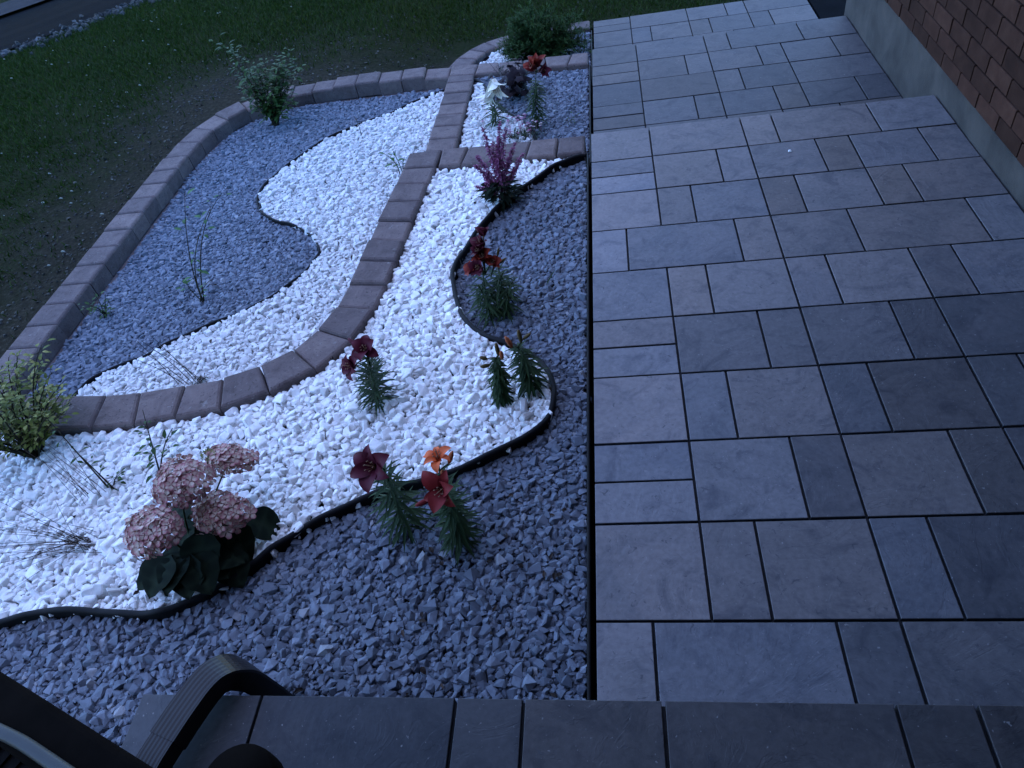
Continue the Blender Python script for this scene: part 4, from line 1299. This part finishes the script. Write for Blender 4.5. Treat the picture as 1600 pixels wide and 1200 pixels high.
for i in range(60):
    a = rb.uniform(0, 6.28)
    cl.leaf((-1.945 + rb.gauss(0, 0.018), 1.40 + rb.gauss(0, 0.014), -0.275 + rb.uniform(0, 0.03)), (math.cos(a), math.sin(a), rb.uniform(0, 1)), 0.025, 0.006, 0.6, 0.2, 2, 0.6, rb.random())
tag(cl.build('withered_clump', M['dry']), 'small withered brown tuft at the foot of the dry stalks', 'dead plant')
tips = []
for i in range(30):
    tips.append((rb.gauss(0, 0.035), rb.gauss(0, 0.02), rb.uniform(-0.50, -0.08), rb.uniform(-0.24, 0.16), rb.uniform(0.02, 0.20)))
for i in range(14):
    tips.append((rb.gauss(-0.02, 0.03), rb.gauss(0, 0.02), rb.uniform(-0.22, 0.03), rb.uniform(-0.08, 0.06), rb.uniform(0.02, 0.07)))
stalks('dry_stalks', 'low tangle of thin dry stems spread over white gravel at the left edge', (-1.86, 0.325, -0.035), tips, M['dry'], 0.0011, 2, 4)
tips = [(rb.gauss(0, .03), rb.gauss(0, .02), rb.uniform(-0.22, -0.02), rb.uniform(0.02, 0.16), rb.uniform(0.10, 0.24)) for i in range(11)]
stalks('dry_stalks', 'thin dark upright stems in white gravel behind the low dry tangle', (-1.93, 0.53, -0.035), tips, M['dry'], 0.0012, 0, 5)
st = MB()
st.tube([(0, 0, 0), (0.004, 0.0, 0.06), (-0.004, 0.004, 0.13)], 0.003, 0.002, 5, 0.3)
tag(st.build('twig', M['twig'], None, False, (-1.70, 3.93, -0.29)), 'short dead twig standing in white gravel near the top of the lower left bed', 'twig')
bl = MB()
bl.leaf((0, 0, 0), (0.5, 0.6, 0.7), 0.10, 0.008, 0.3, 0.3, 5, 0.6, 0.3)
tag(bl.build('grass_blade', M['lily_leaf'], None, False, (-0.215, 1.66, -0.055)), 'single green blade lying in grey gravel right of the lily clump', 'leaf')

# --- hydrangea
def hydrangea():
    base = Vector((-1.375, 0.244, -0.045))
    t = thing('hydrangea', base, 'hydrangea with four pink and cream flower heads and big dark leaves in white gravel', 'hydrangea')
    r = random.Random(31)
    # one floret: four rounded petals, cream in the middle, pink rim
    variants = []
    for k in range(6):
        mb = MB()
        for q in range(4):
            a = q * 1.5708 + r.uniform(-0.15, 0.15)
            u = Vector((math.cos(a), math.sin(a), 0)); w = Vector((-math.sin(a), math.cos(a), 0))
            Lp = 0.0125 * r.uniform(0.9, 1.15)
            cup = r.uniform(0.1, 0.4)
            vs = [u * 0.001, u * Lp * 0.55 - w * Lp * 0.42 + Vector((0, 0, cup * Lp * 0.5)), u * Lp * 0.55 + Vector((0, 0, cup * Lp * 0.25)), u * Lp * 0.55 + w * Lp * 0.42 + Vector((0, 0, cup * Lp * 0.5)),
                  u * Lp * 0.98 - w * Lp * 0.28 + Vector((0, 0, cup * Lp * 0.7)), u * Lp * 1.06 + Vector((0, 0, cup * Lp * 0.5)), u * Lp * 0.98 + w * Lp * 0.28 + Vector((0, 0, cup * Lp * 0.7))]
            tone = r.uniform(-0.22, 0.14)
            mb.add(vs, [(0, 1, 2), (0, 2, 3), (1, 4, 5, 2), (2, 5, 6, 3)], [0.95 + tone, 0.62 + tone, 0.98 + tone, 0.62 + tone, 0.08, 0.30, 0.08])
        mb.box(-0.0012, 0.0012, -0.0012, 0.0012, 0, 0.003, 0.7)
        variants.append(mb.mesh('floret', M['floret'], False))
    heads = [((-1.335, 0.362, 0.262), (0.092, 0.084, 0.048), 86, (0.0, -0.25, 1)), ((-1.271, 0.530, 0.165), (0.085, 0.056, 0.036), 54, (0.15, 0.0, 1)),
             ((-1.369, 0.190, 0.240), (0.094, 0.074, 0.040), 80, (-0.15, -0.35, 1)), ((-1.235, 0.323, 0.138), (0.098, 0.066, 0.038), 78, (0.1, -0.3, 1))]
    stm = MB()
    for (p, rad, n, ax) in heads:
        q = Vector(p) - base
        stm.tube(bez((0, 0, 0), (q.x * 0.3, q.y * 0.3, q.z * 0.6), q, 8), 0.0042, 0.003, 6, 0.25)
        core = MB()
        cv, cf = [], []
        for i in range(5):
            ph = i / 4 * math.pi
            for j in range(9):
                a = 6.283 * j / 9
                cv.append((math.cos(a) * math.sin(ph) * rad[0] * 0.72, math.sin(a) * math.sin(ph) * rad[1] * 0.72, math.cos(ph) * rad[2] * 0.72))
        for i in range(4):
            for j in range(9):
                cf.append((i * 9 + j, (i + 1) * 9 + j, (i + 1) * 9 + (j + 1) % 9, i * 9 + (j + 1) % 9))
        core.add(cv, cf, 0.3)
        h = core.build('flower_head', M['floret'], t, True, q)
        rot = Vector((0, 0, 1)).rotation_difference(Vector(ax).normalized())
        for i in range(n):
            z = 1 - 1.42 * (i + 0.5) / n
            a = i * 2.39996
            s = math.sqrt(max(0, 1 - z * z))
            d = Vector((math.cos(a) * s, math.sin(a) * s, z))
            k = r.uniform(0.86, 1.08) * (1 + 0.10 * math.sin(3 * a + 1.3) * s + 0.07 * math.sin(5 * a + 4 * z))
            pos = rot @ Vector((d.x * rad[0] * k, d.y * rad[1] * k, d.z * rad[2] * k))
            nrm = rot @ Vector((d.x / rad[0], d.y / rad[1], d.z / rad[2])).normalized()
            f = link('floret', variants[r.randrange(6)], h, pos)
            f.rotation_mode = 'QUATERNION'
            nn = (nrm + Vector((r.gauss(0, .22), r.gauss(0, .22), r.gauss(0.12, .15)))).normalized()
            f.rotation_quaternion = Vector((0, 0, 1)).rotation_difference(nn) @ Quaternion((0, 0, 1), r.uniform(0, 6))
            s2 = r.uniform(1.45, 1.95)
            f.scale = (s2, s2, s2)
    # greenish young head
    q = Vector((-1.288, 0.478, 0.255)) - base
    stm.tube(bez((0, 0, 0), q * 0.5, q, 6), 0.003, 0.0022, 6, 0.25)
    yb = MB()
    for i in range(70):
        d = Vector((r.gauss(0, 1), r.gauss(0, 1), abs(r.gauss(0, 1)))).normalized()
        yb.leaf(d * 0.018, d, 0.009, 0.007, 0.2, 0.2, 2, 0.4, r.random())
    yb.build('young_flower_head', M['variegated'], t, False, q)
    # big oval leaves with a folded midrib
    specs = [
        ((-1.30, 0.26, 0.13), (0.02, -0.08, -0.05), 0.150, 0.115),
        ((-1.25, 0.30, 0.09), (0.06, -0.05, -0.05), 0.150, 0.115),
        ((-1.33, 0.30, 0.12), (-0.06, -0.05, -0.04), 0.140, 0.105),
        ((-1.24, 0.24, 0.05), (0.05, -0.08, -0.05), 0.140, 0.110),
        ((-1.32, 0.20, 0.09), (-0.02, -0.08, -0.05), 0.140, 0.110),
        ((-1.20, 0.36, 0.05), (0.08, 0.0, -0.05), 0.140, 0.110),]
    for k in range(16):
        a = -2.6 + k * 0.33
        rr = r.uniform(0.02, 0.105)
        specs.append(((-1.365 + math.cos(a) * rr, 0.265 + math.sin(a) * rr, r.uniform(0.0, 0.10)), (math.cos(a), math.sin(a), r.uniform(-0.25, 0.25)), r.uniform(0.115, 0.155), r.uniform(0.095, 0.12)))
    for i, (p, d, L, W) in enumerate(specs):
        L, W = L * 1.08, W * 1.18
        p = Vector(p) - base
        d = Vector(d).normalized()
        stm.tube(bez((0, 0, p.z * 0.5), p * 0.6, p, 5), 0.0026, 0.0018, 5, 0.4)
        lf = MB()
        s = d.cross(Vector((0, 0, 1))).normalized()
        segs = 8
        vs, fs, av = [], [], []
        pos, dd = p.copy(), d.copy()
        for k in range(segs + 1):
            tt = k / segs
            w = W * 0.5 * (math.sin(math.pi * tt ** 0.72) ** 0.85 if 0 < tt < 1 else 0.02)
            nn = s.cross(dd).normalized()
            for c in (-1, -0.5, 0, 0.5, 1):
                ser = 1 + (0.03 if k % 2 else -0.03) * abs(c)
                rise = 0.16 * w * abs(c) + 0.004 * math.sin(k * 2.6 + c * 2 + i) + (-0.0022 if c == 0 else 0)
                vs.append(pos + s * (w * c * ser) + nn * rise)
                av.append(0.95 if c == 0 else (0.55 if k % 2 else 0.15) + 0.2 * r.random())
            dd = (dd - nn * (0.55 / segs)).normalized()
            pos = pos + dd * L / segs
        for k in range(segs):
            for c in range(4):
                a = k * 5 + c
                fs.append((a, a + 1, a + 6, a + 5))
        lf.add(vs, fs, av)
        lf.build('leaf', M['hyd_leaf'], t, True)
    stm.build('stem', M['stem'], t, True)
hydrangea()

# ------------------------------------------------------------------ downspout laid over the landing edge
def sweep(profile_fn, path, ups):
    vs, fs = [], []
    k = len(path)
    P = [Vector(p) for p in path]
    m = None
    for i in range(k):
        t = (P[min(i + 1, k - 1)] - P[max(i - 1, 0)]).normalized()
        u = Vector(ups[i])
        s = t.cross(u).normalized()
        n = s.cross(t).normalized()
        prof = profile_fn(i / (k - 1))
        m = len(prof)
        for a, b in prof:
            vs.append(P[i] + s * a + n * b)
    for i in range(k - 1):
        for j in range(m):
            j2 = (j + 1) % m
            fs.append((i * m + j, i * m + j2, (i + 1) * m + j2, (i + 1) * m + j))
    fs.append(tuple(range(m))[::-1])
    fs.append(tuple((k - 1) * m + j for j in range(m)))
    return vs, fs

def ribbed(w, h, ribs=6, depth=0.0005):
    def fn(t):
        out = []
        n = ribs * 4
        for i in range(n + 1):
            x = -w / 2 + w * i / n
            e = 0 if i in (0, n) else depth * (0.5 - 0.5 * math.cos(2 * math.pi * i / 4))
            out.append((x, h / 2 + (0 if i in (0, n) else -depth + e)))
        out += [(w / 2 + 0.003, h / 2 - 0.006), (w / 2 + 0.003, -h / 2 + 0.006), (w / 2, -h / 2), (-w / 2, -h / 2), (-w / 2 - 0.003, -h / 2 + 0.006), (-w / 2 - 0.003, h / 2 - 0.006)]
        return out[::-1]
    return fn

dsp = thing('downspout', (-1.05, -0.45, ZL), 'glossy dark brown ribbed downspout lying across the landing with its elbow over the edge', 'downspout')
db = Vector((-1.05, -0.45, ZL))
pipe_path = [(-1.17, -1.84, 0.252), (-1.12, -1.0, 0.252), (-1.083, -0.62, 0.252), (-1.050, -0.47, 0.252), (-1.032, -0.41, 0.252)]
ds = MB()
vs, fs = sweep(ribbed(0.070, 0.056), pipe_path, [(0, 0, 1)] * 5)
ds.add([v - db for v in vs], fs)
ds.build('pipe', M['pipe'], dsp)
el_path = [(-1.038, -0.43, 0.252), (-1.020, -0.375, 0.252), (-1.003, -0.330, 0.252), (-0.990, -0.300, 0.252), (-0.977, -0.272, 0.246), (-0.963, -0.250, 0.228), (-0.952, -0.238, 0.20), (-0.945, -0.230, 0.16), (-0.938, -0.226, 0.10), (-0.932, -0.224, 0.04), (-0.925, -0.222, -0.05)]
ups = [(0, 0, 1)] * 4 + [(0.15, 0.25, 1), (0.30, 0.45, 0.8), (0.38, 0.62, 0.6), (0.42, 0.78, 0.4), (0.45, 0.85, 0.3), (0.45, 0.88, 0.2), (0.45, 0.88, 0.2)]
el_path = smooth_path(el_path, 3)
ups = smooth_path(ups, 3)
ds = MB()
vs, fs = sweep(ribbed(0.076, 0.062), el_path, ups)
ds.add([v - db for v in vs], fs)
el = ds.build('elbow', M['pipe'], dsp)
ds = MB()
ds.box(-1.215 - db.x, -1.125 - db.x, -1.895 - db.y, -1.835 - db.y, 0.22 - db.z, 2.9 - db.z)
ds.build('upright_pipe', M['pipe'], dsp)

# ------------------------------------------------------------------ patio chair cut off at the bottom left
def chair():
    z = 0.90
    a = Vector((-1.02, -0.503)); b = Vector((-0.612, -0.667))
    d = (b - a).normalized()
    n = Vector((d.y, -d.x))            # towards the house
    o = Vector((a.x, a.y, ZL))
    t = thing('patio_chair', o, 'dark brown outdoor chair with a pale curved band, cut off at the bottom left corner', 'chair')
    def P(s, k, zz):
        q = a + d * s + n * k
        return Vector((q.x, q.y, zz)) - o
    def slabq(name, s0, s1, k0, k1, z0, z1, mat):
        mb = MB()
        c = [P(s, k, zz) for zz in (z0, z1) for (s, k) in ((s0, k0), (s1, k0), (s1, k1), (s0, k1))]
        mb.add(c, [(3, 2, 1, 0), (4, 5, 6, 7), (0, 1, 5, 4), (1, 2, 6, 5), (2, 3, 7, 6), (3, 0, 4, 7)])
        me = mb.mesh(name, mat)
        ob = link(name, me, t)
        bv = ob.modifiers.new('bevel', 'BEVEL'); bv.width = 0.012; bv.segments = 3
        return ob
    slabq('backrest', -0.14, 0.46, 0.0, 0.085, ZL + 0.30, z, M['dark_brown'])
    # pale band bowed along the inner side of the back
    band, cush = MB(), MB()
    m = 24
    def kb(s):
        return 0.050 + 0.030 * max(0.0, min(1.0, (0.22 - s) / 0.26)) ** 1.3
    prof = [(0.0, -0.03), (0.002, 0.004), (0.007, 0.008), (0.018, 0.008), (0.023, 0.004), (0.025, -0.03)]
    vs, fs = [], []
    for i in range(m + 1):
        s = -0.14 + 0.60 * i / m
        for k, zz in prof:
            vs.append(P(s, kb(s) + k, z + zz))
    for i in range(m):
        for j in range(5):
            fs.append((i * 6 + j, i * 6 + j + 1, (i + 1) * 6 + j + 1, (i + 1) * 6 + j))
    band.add(vs, fs)
    band.build('band', M['pale_band'], t, True)
    for i in range(44):
        s0 = -0.14 + 0.6 * i / 44
        k0 = kb(s0) + 0.026
        c = [P(s, k, zz) for zz in (ZL + 0.42, z - 0.006 - 0.004 * (i % 2)) for (s, k) in ((s0, k0), (s0 + 0.0128, k0), (s0 + 0.0128, 0.34), (s0, 0.34))]
        cush.add(c, [(3, 2, 1, 0), (4, 5, 6, 7), (0, 1, 5, 4), (1, 2, 6, 5), (2, 3, 7, 6), (3, 0, 4, 7)])
    cush.build('cushion', M['dark_weave'], t)
    slabq('seat', -0.14, 0.50, 0.05, 0.58, ZL + 0.34, ZL + 0.42, M['dark_brown'])
    # rounded arm end
    arm = MB()
    vs, fs = [], []
    q0 = Vector((-0.500, -0.648))
    prof = []
    nseg = 18
    ring = []
    for i in range(nseg + 1):
        an = R(-10 + 200 * i / nseg)
        ring.append(Vector((q0.x + math.cos(an) * 0.062, q0.y - 0.02 + math.sin(an) * 0.062 * 0.95)))
    ring.append(Vector((q0.x - 0.085, q0.y - 0.42)))
    ring.append(Vector((q0.x + 0.045, q0.y - 0.42)))
    k = len(ring)
    cen = sum(ring, Vector((0, 0))) / k
    for zz, sc in ((z - 0.125, 0.9), (z - 0.115, 1.0), (z - 0.085, 1.0), (z - 0.07, 0.93), (z - 0.066, 0.8)):
        for p in ring:
            q = cen + (p - cen) * (1 - (1 - sc) * 0.35)
            vs.append(Vector((q.x, q.y, zz)) - o)
    for i in range(4):
        for j in range(k):
            fs.append((i * k + j, i * k + (j + 1) % k, (i + 1) * k + (j + 1) % k, (i + 1) * k + j))
    fs.append(tuple(4 * k + j for j in range(k)))
    fs.append(tuple(reversed(range(k))))
    arm.add(vs, fs)
    arm.build('armrest', M['dark_brown'], t, True)
    for (s, kk, top) in ((-0.10, 0.04, z - 0.02), (0.44, 0.04, ZL + 0.42), (-0.10, 0.54, ZL + 0.40), (0.46, 0.54, z - 0.12)):
        slabq('leg', s - 0.022, s + 0.022, kk - 0.022, kk + 0.022, ZL, top, M['dark_brown'])
    return t
chair()

# ------------------------------------------------------------------ small litter
lt = MB()
for i in range(60):
    if i % 3 == 0:
        x, y, z = rb.uniform(-2.2, -0.3), rb.uniform(0.1, 2.4), -0.018
    else:
        x, y, z = rb.uniform(-1.1, -0.1), rb.uniform(-0.2, 0.5), -0.050
    if i % 5 == 0:
        x, y, z = rb.uniform(-2.8, -1.4), rb.uniform(1.5, 4.2), -0.276
    a = rb.uniform(0, 6.283)
    lt.leaf((x, y, z), (math.cos(a), math.sin(a), rb.uniform(-0.1, 0.4)), rb.uniform(0.015, 0.036), rb.uniform(0.008, 0.018), rb.uniform(0.2, 1.2), 0.5, 4, 0.8, rb.random(), wave=0.1)
tag(lt.build('leaf_litter', M['dry']), 'scattered brown bits of dead leaf lying on the gravel', 'dead leaves', None, 'stuff')
pb = MB()
V0, F0 = white_shapes[2]
pb.add([(v[0] * 0.024, v[1] * 0.024, v[2] * 0.014) for v in V0], [tuple(f) for f in F0], 0.9)
tag(pb.build('pebble', M['white_stone'], None, False, (1.015, 2.535, 0.006)), 'single white pebble lying on the upper paving slabs', 'pebble')
